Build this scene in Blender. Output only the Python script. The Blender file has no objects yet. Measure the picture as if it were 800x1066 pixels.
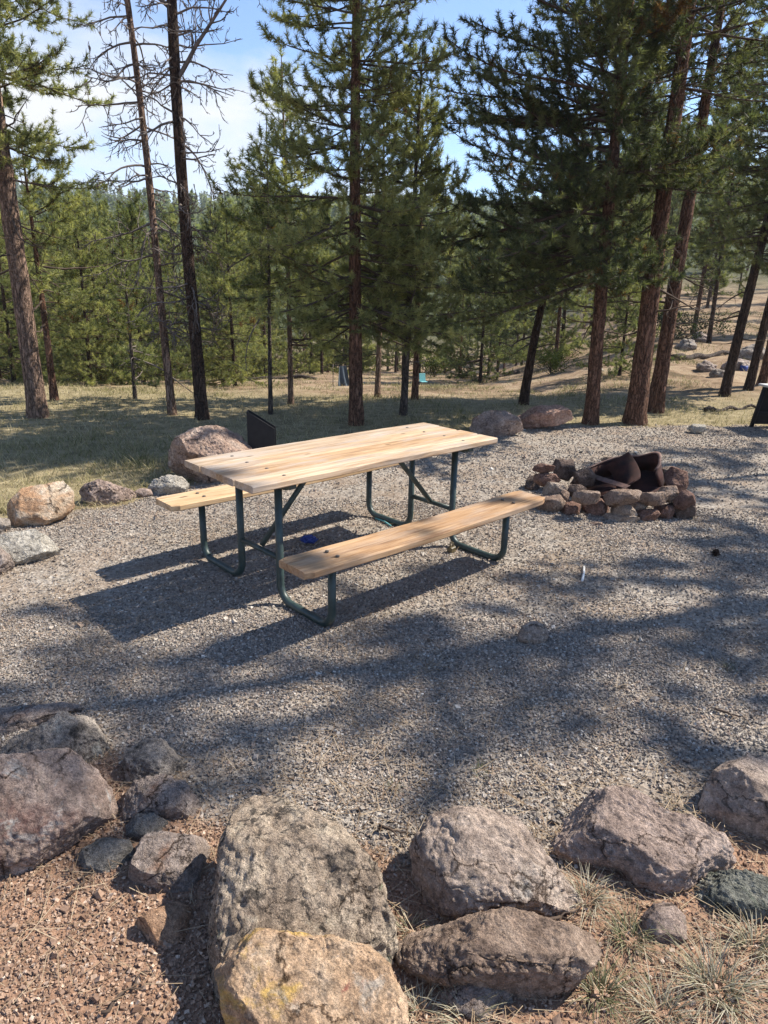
import bpy, math, random
import numpy as np
from mathutils import Matrix, Vector

# ------------------------------------------------------------------ camera, sky, sun, exposure
S = bpy.context.scene
C = S.collection
F, PITCH, ROLL, HC = 720.7, 0.3142, -0.023, 1.714          # solved from the picnic table (photo 800 x 1066)
cam = bpy.data.cameras.new("camera"); camo = bpy.data.objects.new("camera", cam); C.objects.link(camo)
cam.sensor_fit = 'VERTICAL'; cam.sensor_height = 36.0; cam.lens = 36.0 * F / 1066.0
cam.clip_start = 0.05; cam.clip_end = 5000
camo.matrix_world = Matrix.Translation((0, 0, HC)) @ Matrix.Rotation(math.pi/2 - PITCH, 4, 'X') @ Matrix.Rotation(-ROLL, 4, 'Z')
S.camera = camo

SUN_EL, SUN_AZ = math.radians(48.0), math.radians(70.0)     # azimuth from +Y towards +X
sun = bpy.data.lights.new("sun", 'SUN'); suno = bpy.data.objects.new("sun", sun); C.objects.link(suno)
sun.energy = 4.9; sun.angle = math.radians(0.53); sun.color = (1.0, 0.93, 0.82)
sd = Vector((math.cos(SUN_EL)*math.sin(SUN_AZ), math.cos(SUN_EL)*math.cos(SUN_AZ), math.sin(SUN_EL)))
suno.rotation_euler = sd.to_track_quat('Z', 'Y').to_euler(); suno.location = (20, 10, 30)

W = bpy.data.worlds.new("World"); S.world = W; W.use_nodes = True
nt = W.node_tree; nt.nodes.clear()
def wn(t, **k):
    n = nt.nodes.new(t)
    for a, b in k.items(): setattr(n, a, b)
    return n
sky = wn('ShaderNodeTexSky', sky_type='NISHITA', sun_disc=False, sun_elevation=SUN_EL, sun_rotation=SUN_AZ)
sky.altitude = 2400; sky.air_density = 1.0; sky.dust_density = 0.15; sky.ozone_density = 3.0
tc = wn('ShaderNodeTexCoord'); mp = wn('ShaderNodeMapping'); mp.inputs['Scale'].default_value = (1.0, 1.0, 2.6)
mp.inputs['Location'].default_value = (0.35, 0.1, 0.2)
cn = wn('ShaderNodeTexNoise'); cn.inputs['Scale'].default_value = 2.3; cn.inputs['Detail'].default_value = 9; cn.inputs['Roughness'].default_value = 0.56
cn.inputs['Distortion'].default_value = 0.25
cr = wn('ShaderNodeValToRGB'); cr.color_ramp.elements[0].position = 0.515; cr.color_ramp.elements[1].position = 0.72
mx = wn('ShaderNodeMix', data_type='RGBA'); mx.inputs['B'].default_value = (3.9, 3.98, 4.1, 1)
bg = wn('ShaderNodeBackground'); bg.inputs['Strength'].default_value = 0.135
wo = wn('ShaderNodeOutputWorld')
L = nt.links.new
L(tc.outputs['Generated'], mp.inputs['Vector']); L(mp.outputs[0], cn.inputs['Vector']); pass
sx = wn('ShaderNodeSeparateXYZ'); L(tc.outputs['Generated'], sx.inputs[0])
gz = wn('ShaderNodeMath', operation='MULTIPLY_ADD'); gz.inputs[1].default_value = -0.95; gz.inputs[2].default_value = 0.225; L(sx.outputs['Z'], gz.inputs[0])
gxx = wn('ShaderNodeMath', operation='MULTIPLY_ADD'); gxx.inputs[1].default_value = -0.14; L(sx.outputs['X'], gxx.inputs[0]); L(gz.outputs[0], gxx.inputs[2])
cadd = wn('ShaderNodeMath', operation='ADD'); L(cn.outputs['Fac'], cadd.inputs[0]); L(gxx.outputs[0], cadd.inputs[1]); L(cadd.outputs[0], cr.inputs['Fac'])
L(cr.outputs['Color'], mx.inputs['Factor']); L(sky.outputs[0], mx.inputs['A']); L(mx.outputs['Result'], bg.inputs['Color']); L(bg.outputs[0], wo.inputs[0])

S.view_settings.view_transform = 'Standard'; S.view_settings.look = 'None'
S.view_settings.exposure = 0.95; S.view_settings.gamma = 1.0; S.view_settings.use_curve_mapping = False
S.render.engine = 'CYCLES'
S.cycles.use_denoising = True; S.cycles.denoiser = 'OPENIMAGEDENOISE'; S.cycles.denoising_input_passes = 'RGB_ALBEDO_NORMAL'; S.cycles.denoising_prefilter = 'NONE'; S.cycles.sample_clamp_direct = 5.0; S.cycles.sample_clamp_indirect = 2.5
S.cycles.max_bounces = 6; S.cycles.diffuse_bounces = 3; S.cycles.glossy_bounces = 2; S.cycles.transmission_bounces = 3

# ------------------------------------------------------------------ maths helpers
def _h(i, j, k, seed):
    with np.errstate(over='ignore'):
        x = (i.astype(np.uint32)*np.uint32(374761393)) ^ (j.astype(np.uint32)*np.uint32(668265263)) ^ (k.astype(np.uint32)*np.uint32(2246822519)) ^ np.uint32((seed*3266489917 + 1013904223) & 0xffffffff)
        x = (x ^ (x >> np.uint32(15)))*np.uint32(2246822519); x = (x ^ (x >> np.uint32(13)))*np.uint32(3266489917); x = x ^ (x >> np.uint32(16))
    return x.astype(np.float64)/4294967295.0
def vnoise(P, seed=0):
    P = np.asarray(P, float); I = np.floor(P).astype(np.int64); f = P - I; f = f*f*(3 - 2*f)
    i, j, k = I[:, 0], I[:, 1], I[:, 2]; r = 0
    for a in (0, 1):
        for b in (0, 1):
            for c in (0, 1):
                w = (f[:, 0] if a else 1-f[:, 0])*(f[:, 1] if b else 1-f[:, 1])*(f[:, 2] if c else 1-f[:, 2])
                r = r + w*_h(i+a, j+b, k+c, seed)
    return r*2 - 1
def fbm(P, seed=0, octv=4, gain=0.5):
    r = 0; a = 1.0; P = np.asarray(P, float)
    for o in range(octv):
        r = r + a*vnoise(P*(2.03**o) + 17.3*o, seed + o); a *= gain
    return r
def fbm2(x, y, sc, seed=0, octv=3):
    return fbm(np.stack([np.ravel(x)*sc, np.ravel(y)*sc, np.zeros(np.size(x)) + 0.37], -1), seed, octv).reshape(np.shape(x))
def sm(a, b, x):
    t = np.clip((x - a)/(b - a), 0, 1); return t*t*(3 - 2*t)
def ramp(x, w=2.0):                                   # smooth max(0,x)
    return 0.5*(x + np.sqrt(x*x + w*w)) - 0.5*w*np.exp(-np.abs(x)/w)*0
def unit(v):
    v = np.asarray(v, float); return v/np.maximum(np.linalg.norm(v, axis=-1, keepdims=True), 1e-9)

# terrain ------------------------------------------------------------
def zt(x, y):
    x = np.asarray(x, float); y = np.asarray(y, float)
    d = np.maximum(y - 10.2, 0); d = d*d/(d + 3.0)
    wr = sm(0.12, 0.40, x/np.maximum(y, 4.0))
    wl = sm(0.0, 0.45, -x/np.maximum(y, 4.0))
    fall = -0.105*np.minimum(d, 34) + 0.0*d
    fall = fall*(1 + 0.45*wl)
    rise = 0.052*np.minimum(d, 60)
    z = fall*(1 - wr) + rise*wr
    far = np.maximum(np.hypot(x, y) - 55, 0); far = far*far/(far + 25)
    z = z + np.minimum(far*0.118, 60)
    rough = sm(9.5, 14, y) + sm(3.0, 6.0, np.abs(x + 0.5) - 2.0 + 0*y)*0.4
    z = z + rough*(0.10*fbm2(x, y, 0.35, 5) + 0.03*fbm2(x, y, 1.6, 9))
    z = z + 0.012*fbm2(x, y, 1.3, 3)
    return z
def zt1(x, y): return float(zt(np.array([x]), np.array([y]))[0])
def ray(u, v):
    x = u - 400.0; y = 533.0 - v; cr_, sr_ = math.cos(ROLL), math.sin(ROLL)
    a = x*cr_ + y*sr_; b = -x*sr_ + y*cr_; c, s = math.cos(PITCH), math.sin(PITCH)
    return np.array([a, F*c + b*s, -F*s + b*c])/F
CAM = np.array([0, 0, HC])
def ground(u, v, z=0.0):                              # where the sight line through a photo pixel meets the flat pad
    d = ray(u, v); return CAM + d*((z - HC)/d[2])
def col_at(u, Y):                                     # a point of the terrain in image column u, Y metres ahead
    x = 0.0
    for _ in range(6):
        z = zt1(x, Y); fw = Y*math.cos(PITCH) - (z - HC)*math.sin(PITCH)
        up = Y*math.sin(PITCH) + (z - HC)*math.cos(PITCH)
        v_ = F*up/fw; a = ((u - 400.0) + v_*math.sin(ROLL))/math.cos(ROLL)
        x = a*fw/F
    return np.array([x, Y, zt1(x, Y)])

# ------------------------------------------------------------------ mesh and object helpers
def mesh_from(name, V, faces, mats=(), smooth=True, attrs=None, mat_idx=None):
    """faces: an (n,3)/(n,4) array or a list of such arrays"""
    me = bpy.data.meshes.new(name); V = np.ascontiguousarray(V, np.float32)
    fl = faces if isinstance(faces, list) else [faces]
    fl = [np.asarray(f, np.int32) for f in fl if len(f)]
    nl = sum(f.size for f in fl); nf = sum(len(f) for f in fl)
    me.vertices.add(len(V)); me.vertices.foreach_set('co', V.ravel())
    me.loops.add(nl); me.loops.foreach_set('vertex_index', np.concatenate([f.ravel() for f in fl]))
    tot = np.concatenate([np.full(len(f), f.shape[1], np.int32) for f in fl])
    st = np.concatenate([[0], np.cumsum(tot)[:-1]]).astype(np.int32)
    me.polygons.add(nf); me.polygons.foreach_set('loop_start', st); me.polygons.foreach_set('loop_total', tot)
    me.polygons.foreach_set('use_smooth', np.full(nf, smooth, bool))
    for m in mats: me.materials.append(m)
    if mat_idx is not None: me.polygons.foreach_set('material_index', np.asarray(mat_idx, np.int32))
    for k, (ty, arr) in (attrs or {}).items():
        at = me.attributes.new(k, ty, 'POINT')
        at.data.foreach_set('color' if ty == 'FLOAT_COLOR' else 'value', np.ascontiguousarray(arr, np.float32).ravel())
    me.update(calc_edges=True); me.validate(verbose=False) if False else None
    return me
def obj(name, me, parent=None, loc=None):
    o = bpy.data.objects.new(name, me); C.objects.link(o)
    if parent is not None: o.parent = parent
    if loc is not None: o.location = loc
    return o
def tag(o, label=None, cat=None, group=None, kind=None):
    if label: o['label'] = label
    if cat: o['category'] = cat
    if group: o['group'] = group
    if kind: o['kind'] = kind
    return o
def thing(name, label, cat, loc=(0, 0, 0), rotz=0.0, group=None):
    o = bpy.data.objects.new(name, None); C.objects.link(o); o.location = loc; o.rotation_euler = (0, 0, rotz)
    o.empty_display_size = 0.2
    return tag(o, label, cat, group)
def copy_thing(root, loc, rotz, scale, label, group):
    r = root.copy(); C.objects.link(r); r.location = loc; r.rotation_euler = (0, 0, rotz); r.scale = scale
    r['label'] = label; r['group'] = group
    for ch in list(root.children):
        c = ch.copy(); C.objects.link(c); c.parent = r
    return r

class MB:                                             # gathers quads/tris
    def __init__(s): s.V = []; s.Q = []; s.T = []; s.n = 0; s.A = []
    def add(s, V, Q=None, T=None, a=None):
        V = np.asarray(V, float)
        s.V.append(V)
        if Q is not None and len(Q): s.Q.append(np.asarray(Q) + s.n)
        if T is not None and len(T): s.T.append(np.asarray(T) + s.n)
        s.A.append(np.full(len(V), 0.5 if a is None else a)); s.n += len(V)
    def tube(s, P, R, sides=6, cap=True, a=None):
        P = np.asarray(P, float); R = np.broadcast_to(np.asarray(R, float), (len(P),)); n = len(P)
        T = np.empty_like(P); T[1:-1] = P[2:] - P[:-2]; T[0] = P[1] - P[0]; T[-1] = P[-1] - P[-2]; T = unit(T)
        ref = np.array([0, 0, 1.0]) if abs(T[0][2]) < 0.9 else np.array([1.0, 0, 0])
        A = np.empty_like(P); A[0] = unit(np.cross(T[0], ref))
        for i in range(1, n):
            w = A[i-1] - T[i]*np.dot(A[i-1], T[i]); l = np.linalg.norm(w); A[i] = w/l if l > 1e-6 else A[i-1]
        B = np.cross(T, A); th = np.arange(sides)*2*math.pi/sides
        V = P[:, None] + R[:, None, None]*(np.cos(th)[None, :, None]*A[:, None] + np.sin(th)[None, :, None]*B[:, None])
        V = V.reshape(-1, 3); i = np.arange(n-1)[:, None]*sides; j = np.arange(sides)[None]; k = (j+1) % sides
        Q = np.stack([i+j, i+k, i+sides+k, i+sides+j], -1).reshape(-1, 4)
        Tt = []
        if cap:
            V = np.vstack([V, P[0], P[-1]]); c0, c1 = n*sides, n*sides+1
            for q in range(sides):
                Tt.append((c0, (q+1) % sides, q)); Tt.append((c1, (n-1)*sides+q, (n-1)*sides+(q+1) % sides))
        s.add(V, Q, Tt, a)
    def box(s, c, size, M=None, bev=0.0, a=None):
        h = np.asarray(size, float)/2; b = min(bev, *(h*0.9)) if bev else 0
        if b:
            V = []; 
            for sx in (-1, 1):
                for sy in (-1, 1):
                    for sz in (-1, 1):
                        sg = np.array([sx, sy, sz])
                        for ax in range(3):
                            v = h - b; v = v.copy(); v[ax] = h[ax]; V.append(sg*v)
            V = np.array(V); idx = lambda sx, sy, sz, ax: ((sx*2+sy)*2+sz)*3+ax
            Q = []; T = []
            for ax in range(3):
                o1, o2 = (ax+1) % 3, (ax+2) % 3
                for sg in (0, 1):
                    q = []
                    for (p, r) in ((0, 0), (1, 0), (1, 1), (0, 1)):
                        t = [0, 0, 0]; t[ax] = sg; t[o1] = p; t[o2] = r; q.append(idx(*t, ax))
                    Q.append(q if sg else q[::-1])
            for ax in range(3):
                o1, o2 = (ax+1) % 3, (ax+2) % 3
                for p in (0, 1):
                    for r in (0, 1):
                        t0 = [0, 0, 0]; t1 = [0, 0, 0]; t0[ax] = 0; t1[ax] = 1
                        for t in (t0, t1): t[o1] = p; t[o2] = r
                        q = [idx(*t0, o1), idx(*t1, o1), idx(*t1, o2), idx(*t0, o2)]
                        Q.append(q if p == r else q[::-1])
            for sx in (0, 1):
                for sy in (0, 1):
                    for sz in (0, 1):
                        t = [idx(sx, sy, sz, k) for k in range(3)]; T.append(t if (sx+sy+sz) % 2 else t[::-1])
        else:
            V = np.array([[x, y, z] for x in (-1, 1) for y in (-1, 1) for z in (-1, 1)])*h
            Q = [(0, 1, 3, 2), (4, 6, 7, 5), (0, 4, 5, 1), (2, 3, 7, 6), (0, 2, 6, 4), (1, 5, 7, 3)]; T = []
        if M is not None: V = V @ np.asarray(M).T
        s.add(V + np.asarray(c), Q, T, a)
    def mesh(s, name, mats, smooth=True, extra=None):
        fl = []
        if s.Q: fl.append(np.vstack(s.Q))
        if s.T: fl.append(np.vstack(s.T))
        return mesh_from(name, np.vstack(s.V), fl, mats, smooth, {'tint': ('FLOAT', np.concatenate(s.A))})

# ------------------------------------------------------------------ materials
class Mat:
    def __init__(s, name, rough=0.8, spec=0.3):
        m = bpy.data.materials.new(name); m.use_nodes = True; s.m = m; s.t = m.node_tree; s.t.nodes.clear()
        s.o = s.n('ShaderNodeOutputMaterial'); s.b = s.n('ShaderNodeBsdfPrincipled'); s.l(s.b.outputs[0], s.o.inputs[0])
        s.b.inputs['Roughness'].default_value = rough; s.b.inputs['Specular IOR Level'].default_value = spec
    def n(s, t, **k):
        n = s.t.nodes.new(t)
        for a, b in k.items(): setattr(n, a, b)
        return n
    def l(s, a, b): s.t.links.new(a, b)
    def coord(s, scale=(1, 1, 1), which='Object', loc=(0, 0, 0), rot=(0, 0, 0)):
        t = s.n('ShaderNodeTexCoord'); m = s.n('ShaderNodeMapping'); m.inputs['Scale'].default_value = scale; m.inputs['Location'].default_value = loc
        m.inputs['Rotation'].default_value = rot
        s.l(t.outputs[which], m.inputs[0]); return m.outputs[0]
    def noise(s, vec, scale, detail=4, rough=0.55, dist=0.0):
        n = s.n('ShaderNodeTexNoise'); n.inputs['Scale'].default_value = scale; n.inputs['Detail'].default_value = detail
        n.inputs['Roughness'].default_value = rough; n.inputs['Distortion'].default_value = dist; s.l(vec, n.inputs['Vector']); return n.outputs['Fac']
    def vor(s, vec, scale, feature='F1', out='Distance', rnd=1.0):
        n = s.n('ShaderNodeTexVoronoi', feature=feature); n.inputs['Scale'].default_value = scale; n.inputs['Randomness'].default_value = rnd
        s.l(vec, n.inputs['Vector']); return n.outputs[out]
    def ramp(s, fac, stops):
        r = s.n('ShaderNodeValToRGB'); e = r.color_ramp.elements
        while len(e) > 1: e.remove(e[-1])
        e[0].position = stops[0][0]; e[0].color = (*stops[0][1], 1) if not np.isscalar(stops[0][1]) else (stops[0][1],)*3 + (1,)
        for p, c in stops[1:]:
            q = e.new(p); q.color = (*c, 1) if not np.isscalar(c) else (c, c, c, 1)
        s.l(fac, r.inputs[0]); return r.outputs[0]
    def mix(s, fac, a, b, blend='MIX'):
        m = s.n('ShaderNodeMix', data_type='RGBA', blend_type=blend)
        for v, k in ((fac, 0), (a, 6), (b, 7)):
            if hasattr(v, 'links'): s.l(v, m.inputs[k])
            elif np.isscalar(v): m.inputs[k].default_value = v
            else: m.inputs[k].default_value = (*v, 1)
        return m.outputs[2]
    def math(s, op, a, b=None):
        m = s.n('ShaderNodeMath', operation=op)
        for v, k in ((a, 0), (b, 1)):
            if v is None: continue
            if hasattr(v, 'links'): s.l(v, m.inputs[k])
            else: m.inputs[k].default_value = v
        return m.outputs[0]
    def attr(s, name, out='Fac'):
        a = s.n('ShaderNodeAttribute', attribute_name=name); return a.outputs[out]
    def color(s, c): s.l(c, s.b.inputs['Base Color']) if hasattr(c, 'links') else setattr(s.b.inputs['Base Color'], 'default_value', (*c, 1)); return s
    def bump(s, h, strength=0.5, dist=0.01, prev=None):
        b = s.n('ShaderNodeBump'); b.inputs['Strength'].default_value = strength; b.inputs['Distance'].default_value = dist
        s.l(h, b.inputs['Height'])
        if prev is not None: s.l(prev, b.inputs['Normal'])
        s.l(b.outputs[0], s.b.inputs['Normal']); return b.outputs[0]

def mat_rock(name, cols, scale=6.0, lichen=None, stain=None, speck=0.5, patches=()):
    """cols: three stone colours dark to light; lichen / stain: (colour, threshold); patches: (colour, threshold, softness, scale, strength)"""
    M = Mat(name, 0.92, 0.2); v = M.coord()
    big = M.noise(v, scale, 9, 0.68, 0.7)
    c = M.ramp(big, [(0.30, cols[0]), (0.47, cols[1]), (0.64, cols[2])])
    fine = M.noise(v, scale*9, 6, 0.75)
    c = M.mix(1.0, c, M.ramp(fine, [(0.30, 0.38), (0.5, 1.0), (0.70, 1.5)]), 'MULTIPLY')
    grain = M.vor(v, scale*55, 'F1', 'Color')
    gs = M.ramp(grain, [(0.12, 0.35), (0.40, 0.95), (0.75, 1.05), (0.95, 1.7)])
    c = M.mix(speck, c, M.mix(1.0, c, gs, 'MULTIPLY'))
    lay = []
    if stain: lay.append((stain[0], stain[1], .10, scale*.55, .85))
    if lichen: lay.append((lichen[0], lichen[1], .06, scale*1.5, .85))
    lay += list(patches)
    for q, (pc, th, sf, sc, st, *bi) in enumerate(lay):
        n = M.noise(M.coord(loc=(3.1 + 2.3*q, 7.7 - 1.9*q, 1.2 + 4.1*q)), sc, 8, 0.70, 0.6)
        if bi:
            dt = M.n('ShaderNodeVectorMath', operation='DOT_PRODUCT'); M.l(v, dt.inputs[0]); dt.inputs[1].default_value = bi[0][:3]; n = M.math('ADD', n, M.math('ADD', dt.outputs['Value'], bi[0][3]))
        c = M.mix(M.ramp(n, [(th, 0.0), (th + sf, st)]), c, M.mix(1.0, pc, M.ramp(fine, [(0.3, 0.5), (0.65, 1.25)]), 'MULTIPLY'))
    cw = M.n('ShaderNodeVectorMath', operation='ADD'); M.l(M.coord((1, 1, 1.5), loc=(.7, .3, .1), rot=(.5, .3, .8)), cw.inputs[0]); cs = M.n('ShaderNodeVectorMath', operation='SCALE')
    M.l(M.noise(v, scale*1.6, 5, .6), cs.inputs[0]); cs.inputs['Scale'].default_value = .22; M.l(cs.outputs[0], cw.inputs[1])
    ce = M.vor(cw.outputs[0], scale*.75, 'DISTANCE_TO_EDGE'); cm_ = M.math('MULTIPLY', M.ramp(ce, [(.0, 1.0), (.022, 0.0)]), M.ramp(M.noise(M.coord(loc=(8, 3, 6)), scale*.9, 3), [(.47, 0.0), (.58, 1.0)]))
    c = M.mix(cm_, c, M.mix(1.0, c, (.22, .19, .17), 'MULTIPLY'))
    M.color(c)
    ci_ = M.math('SUBTRACT', 1.0, cm_); n0 = M.bump(ci_, 0.8, 0.02)
    b1 = M.noise(v, scale*4, 9, 0.75); n = M.bump(b1, 0.9, 0.035, n0)
    b3 = M.noise(v, scale*14, 6, 0.7); n = M.bump(b3, 0.7, 0.012, n)
    b2 = M.vor(v, scale*30, 'F1'); M.bump(b2, 0.4, 0.005, n)
    return M.m

def mat_simple(name, col, rough=0.6, spec=0.4, var=0.25, scale=30, bump=0.15, metal=0.0):
    M = Mat(name, rough, spec); v = M.coord(); n = M.noise(v, scale, 5, 0.6)
    lo = tuple(x*(1-var) for x in col); hi = tuple(min(1, x*(1+var)) for x in col)
    M.color(M.ramp(n, [(0.3, lo), (0.7, hi)])); M.bump(n, bump, 0.004); M.b.inputs['Metallic'].default_value = metal
    return M.m

def mat_needles(name, dark, mid, light, dead=(0.16, 0.085, 0.03)):
    M = Mat(name, 0.55, 0.35); t = M.attr('tint')
    c = M.ramp(t, [(0.0, dead), (0.04, dead), (0.06, dark), (0.5, mid), (0.95, light)]); M.color(c)
    tr = M.n('ShaderNodeBsdfTranslucent'); M.l(M.mix(1.0, c, (1.25, 1.3, 0.75), 'MULTIPLY'), tr.inputs[0])
    ms = M.n('ShaderNodeMixShader'); ms.inputs[0].default_value = 0.45
    M.l(M.b.outputs[0], ms.inputs[1]); M.l(tr.outputs[0], ms.inputs[2]); M.l(ms.outputs[0], M.o.inputs[0])
    return M.m

def mat_bark(name, plate, plate2, fissure, sc=(9, 9, 2.6)):
    M = Mat(name, 0.95, 0.15); k = sc[0]/9
    v = M.coord((20*k, 20*k, 4.2*k)); warp = M.noise(M.coord((7, 7, 4)), 2.0, 4); vv = M.n('ShaderNodeVectorMath', operation='ADD'); M.l(v, vv.inputs[0])
    sc_ = M.n('ShaderNodeVectorMath', operation='SCALE'); M.l(warp, sc_.inputs[0]); sc_.inputs['Scale'].default_value = 3.0; M.l(sc_.outputs[0], vv.inputs[1])
    e = M.vor(vv.outputs[0], 1.0, 'DISTANCE_TO_EDGE'); pc_ = M.vor(vv.outputs[0], 1.0, 'F1', 'Color')
    n = M.noise(M.coord((14*k, 14*k, 2.6*k)), 3, 7, 0.7, .4); n3 = M.noise(M.coord((3, 3, 1.2)), 1.5, 5, .6)
    c = M.ramp(n, [(0.34, fissure), (0.47, plate), (0.66, plate2)])
    c = M.mix(0.45, c, M.mix(1.0, c, M.ramp(pc_, [(0.1, .55), (.9, 1.45)]), 'MULTIPLY'))
    c = M.mix(M.ramp(e, [(0.0, 0.75), (0.14, 0.0)]), c, fissure)
    c = M.mix(M.ramp(n3, [(.5, 0.0), (.72, .55)]), c, tuple(x*.45 for x in plate))
    M.color(c); hgt = M.math('ADD', M.ramp(e, [(0.0, 0.0), (0.2, 1.0)]), M.math('MULTIPLY', n, 1.2)); M.bump(hgt, 0.9, 0.025)
    return M.m

def mat_tint(name, stops, rough=0.9, spec=0.2, bumpsc=None, transl=0.0):
    M = Mat(name, rough, spec); c = M.ramp(M.attr('tint'), stops)
    if bumpsc:
        n = M.noise(M.coord(), bumpsc, 4, 0.6); c = M.mix(1.0, c, M.ramp(n, [(0.3, 0.7), (0.7, 1.2)]), 'MULTIPLY')
    M.color(c)
    if transl:
        tr = M.n('ShaderNodeBsdfTranslucent'); M.l(c, tr.inputs[0]); ms = M.n('ShaderNodeMixShader'); ms.inputs[0].default_value = transl
        M.l(M.b.outputs[0], ms.inputs[1]); M.l(tr.outputs[0], ms.inputs[2]); M.l(ms.outputs[0], M.o.inputs[0])
    return M.m

BARK_RED = mat_bark('bark_red', (0.17, 0.090, 0.058), (0.30, 0.172, 0.115), (0.028, 0.018, 0.014))
BARK_TAN = mat_bark('bark_tan', (0.25, 0.165, 0.12), (0.42, 0.29, 0.21), (0.06, 0.042, 0.032))
BARK_DARK = mat_bark('bark_dark', (0.075, 0.05, 0.038), (0.14, 0.092, 0.068), (0.02, 0.015, 0.012))
BARK_GREY = mat_bark('bark_grey', (0.13, 0.105, 0.09), (0.22, 0.17, 0.14), (0.03, 0.025, 0.022), (14, 14, 3))
TWIG = mat_simple('twig', (0.085, 0.062, 0.048), 0.9, 0.15, 0.4, 12)
TWIG_GREY = mat_simple('twig_grey', (0.15, 0.125, 0.11), 0.9, 0.15, 0.4, 12)
NEED_SUN = mat_needles('needles_sunny', (0.10, 0.118, 0.048), (0.245, 0.262, 0.105), (0.43, 0.42, 0.175))  # needle green raised so the colour carries a sunlit look
NEED_DARK = mat_needles('needles_dark', (0.034, 0.048, 0.025), (0.088, 0.108, 0.050), (0.21, 0.222, 0.095))  # same needles, colour darkened for crowns that look backlit
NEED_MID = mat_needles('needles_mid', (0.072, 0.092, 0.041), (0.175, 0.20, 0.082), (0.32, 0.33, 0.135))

# ------------------------------------------------------------------ ground
def poly_dist(px, py, poly):                          # signed distance (negative inside)
    poly = np.asarray(poly, float); n = len(poly); d = np.full(px.shape, 1e9); ins = np.zeros(px.shape, bool)
    for i in range(n):
        a, b = poly[i], poly[(i+1) % n]; e = b - a; wx, wy = px - a[0], py - a[1]
        t = np.clip((wx*e[0] + wy*e[1])/(e @ e), 0, 1); d = np.minimum(d, np.hypot(wx - e[0]*t, wy - e[1]*t))
        c = ((a[1] > py) != (b[1] > py)) & (px < (b[0]-a[0])*(py - a[1])/((b[1]-a[1]) + 1e-12) + a[0]); ins ^= c
    return np.where(ins, -d, d)
PAD = [(-3.6, 3.2), (-2.75, 4.45), (-2.3, 5.1), (-1.9, 5.6), (-1.5, 6.3), (0.2, 7.9), (1.3, 8.6), (2.4, 9.15), (3.6, 9.35), (5.4, 9.6), (9, 9.3), (11, 6), (9, 2.6), (1.6, 2.05), (0.9, 1.85), (0.3, 1.75), (-0.35, 1.8), (-0.6, 1.85), (-0.85, 1.95), (-1.15, 2.1), (-1.6, 2.2), (-2.6, 2.4)]
def masks(x, y):
    d = poly_dist(x, y, PAD) + 0.16*fbm2(x, y, 2.2, 21) + 0.07*fbm2(x, y, 7, 22)
    gravel = 1 - sm(-0.08, 0.10, d)
    front = 1 - sm(2.7, 3.3, y)
    dirt = (1 - gravel)*front
    rest = (1 - gravel)*(1 - front)
    wood = sm(10.5, 13.5, y + 1.2*fbm2(x, y, 0.4, 23) - 1.3*sm(0, 6, -x))
    return gravel, dirt, rest*(1 - wood), rest*wood

def geo_line(lo, a, b, hi, step, g=1.07):
    mid = list(np.arange(a, b + step/2, step)); up = []; s = step; v = b
    while v < hi: s *= g; v += s; up.append(v)
    dn = []; s = step; v = a
    while v > lo: s *= g; v -= s; dn.append(v)
    return np.array(dn[::-1] + mid + up)
gx = geo_line(-1400, -6, 7, 1400, 0.06); gy = geo_line(-60, 0.4, 12.5, 1900, 0.06)
X, Y = np.meshgrid(gx, gy); Z = zt(X, Y)
nx, ny = len(gx), len(gy); ii = (np.arange(ny-1)[:, None]*nx + np.arange(nx-1)[None]).ravel()
gm, dm, mm, wm = masks(X, Y)
GM = Mat('ground', 0.95, 0.12)
vg = GM.coord()
n1 = GM.noise(vg, 3.0, 6, 0.6); n2 = GM.noise(vg, 40, 4, 0.7); cell = GM.vor(vg, 52, 'F1', 'Color'); cd = GM.vor(vg, 52, 'F1')
cg = GM.ramp(cell, [(0.05, (0.14, 0.12, 0.10)), (0.35, (0.24, 0.208, 0.175)), (0.7, (0.32, 0.28, 0.235)), (0.95, (0.43, 0.39, 0.34))])
cg = GM.mix(GM.ramp(n1, [(0.42, 0.0), (0.68, 0.55)]), cg, (0.24, 0.165, 0.11))
cdirt = GM.ramp(GM.noise(vg, 24, 6, 0.7), [(0.3, (0.16, 0.095, 0.062)), (0.52, (0.28, 0.170, 0.112)), (0.75, (0.38, 0.255, 0.18))])
cgrass = GM.ramp(GM.noise(vg, 6, 7, 0.7, 0.5), [(0.3, (0.13, 0.105, 0.06)), (0.5, (0.25, 0.205, 0.115)), (0.7, (0.37, 0.305, 0.19))])
cwood = GM.ramp(GM.noise(vg, 0.9, 12, 0.76, 0.6), [(0.30, (0.06, 0.055, 0.030)), (0.42, (0.13, 0.092, 0.055)), (0.50, (0.24, 0.165, 0.105)), (0.60, (0.33, 0.25, 0.165)), (0.72, (0.17, 0.155, 0.075))])
cfar = GM.ramp(GM.noise(vg, .5, 6, .7), [(.35, (.035, .05, .022)), (.6, (.075, .085, .04)), (.75, (.16, .13, .075))]); cwood = GM.mix(GM.attr('far'), cwood, cfar)
c = GM.mix(GM.attr('gravel'), cwood, cg); c = GM.mix(GM.attr('dirt'), c, cdirt); c = GM.mix(GM.attr('meadow'), c, cgrass)
GM.color(c); nb = GM.bump(cd, 0.6, 0.012); GM.bump(n2, 0.5, 0.02, nb)
ground_me = mesh_from('ground', np.stack([X.ravel(), Y.ravel(), Z.ravel()], -1), np.stack([ii, ii+1, ii+nx+1, ii+nx], -1), [GM.m], True,
    {'gravel': ('FLOAT', gm.ravel()), 'dirt': ('FLOAT', dm.ravel()), 'meadow': ('FLOAT', mm.ravel()), 'far': ('FLOAT', sm(45, 80, np.hypot(X, Y)).ravel())})
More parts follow.
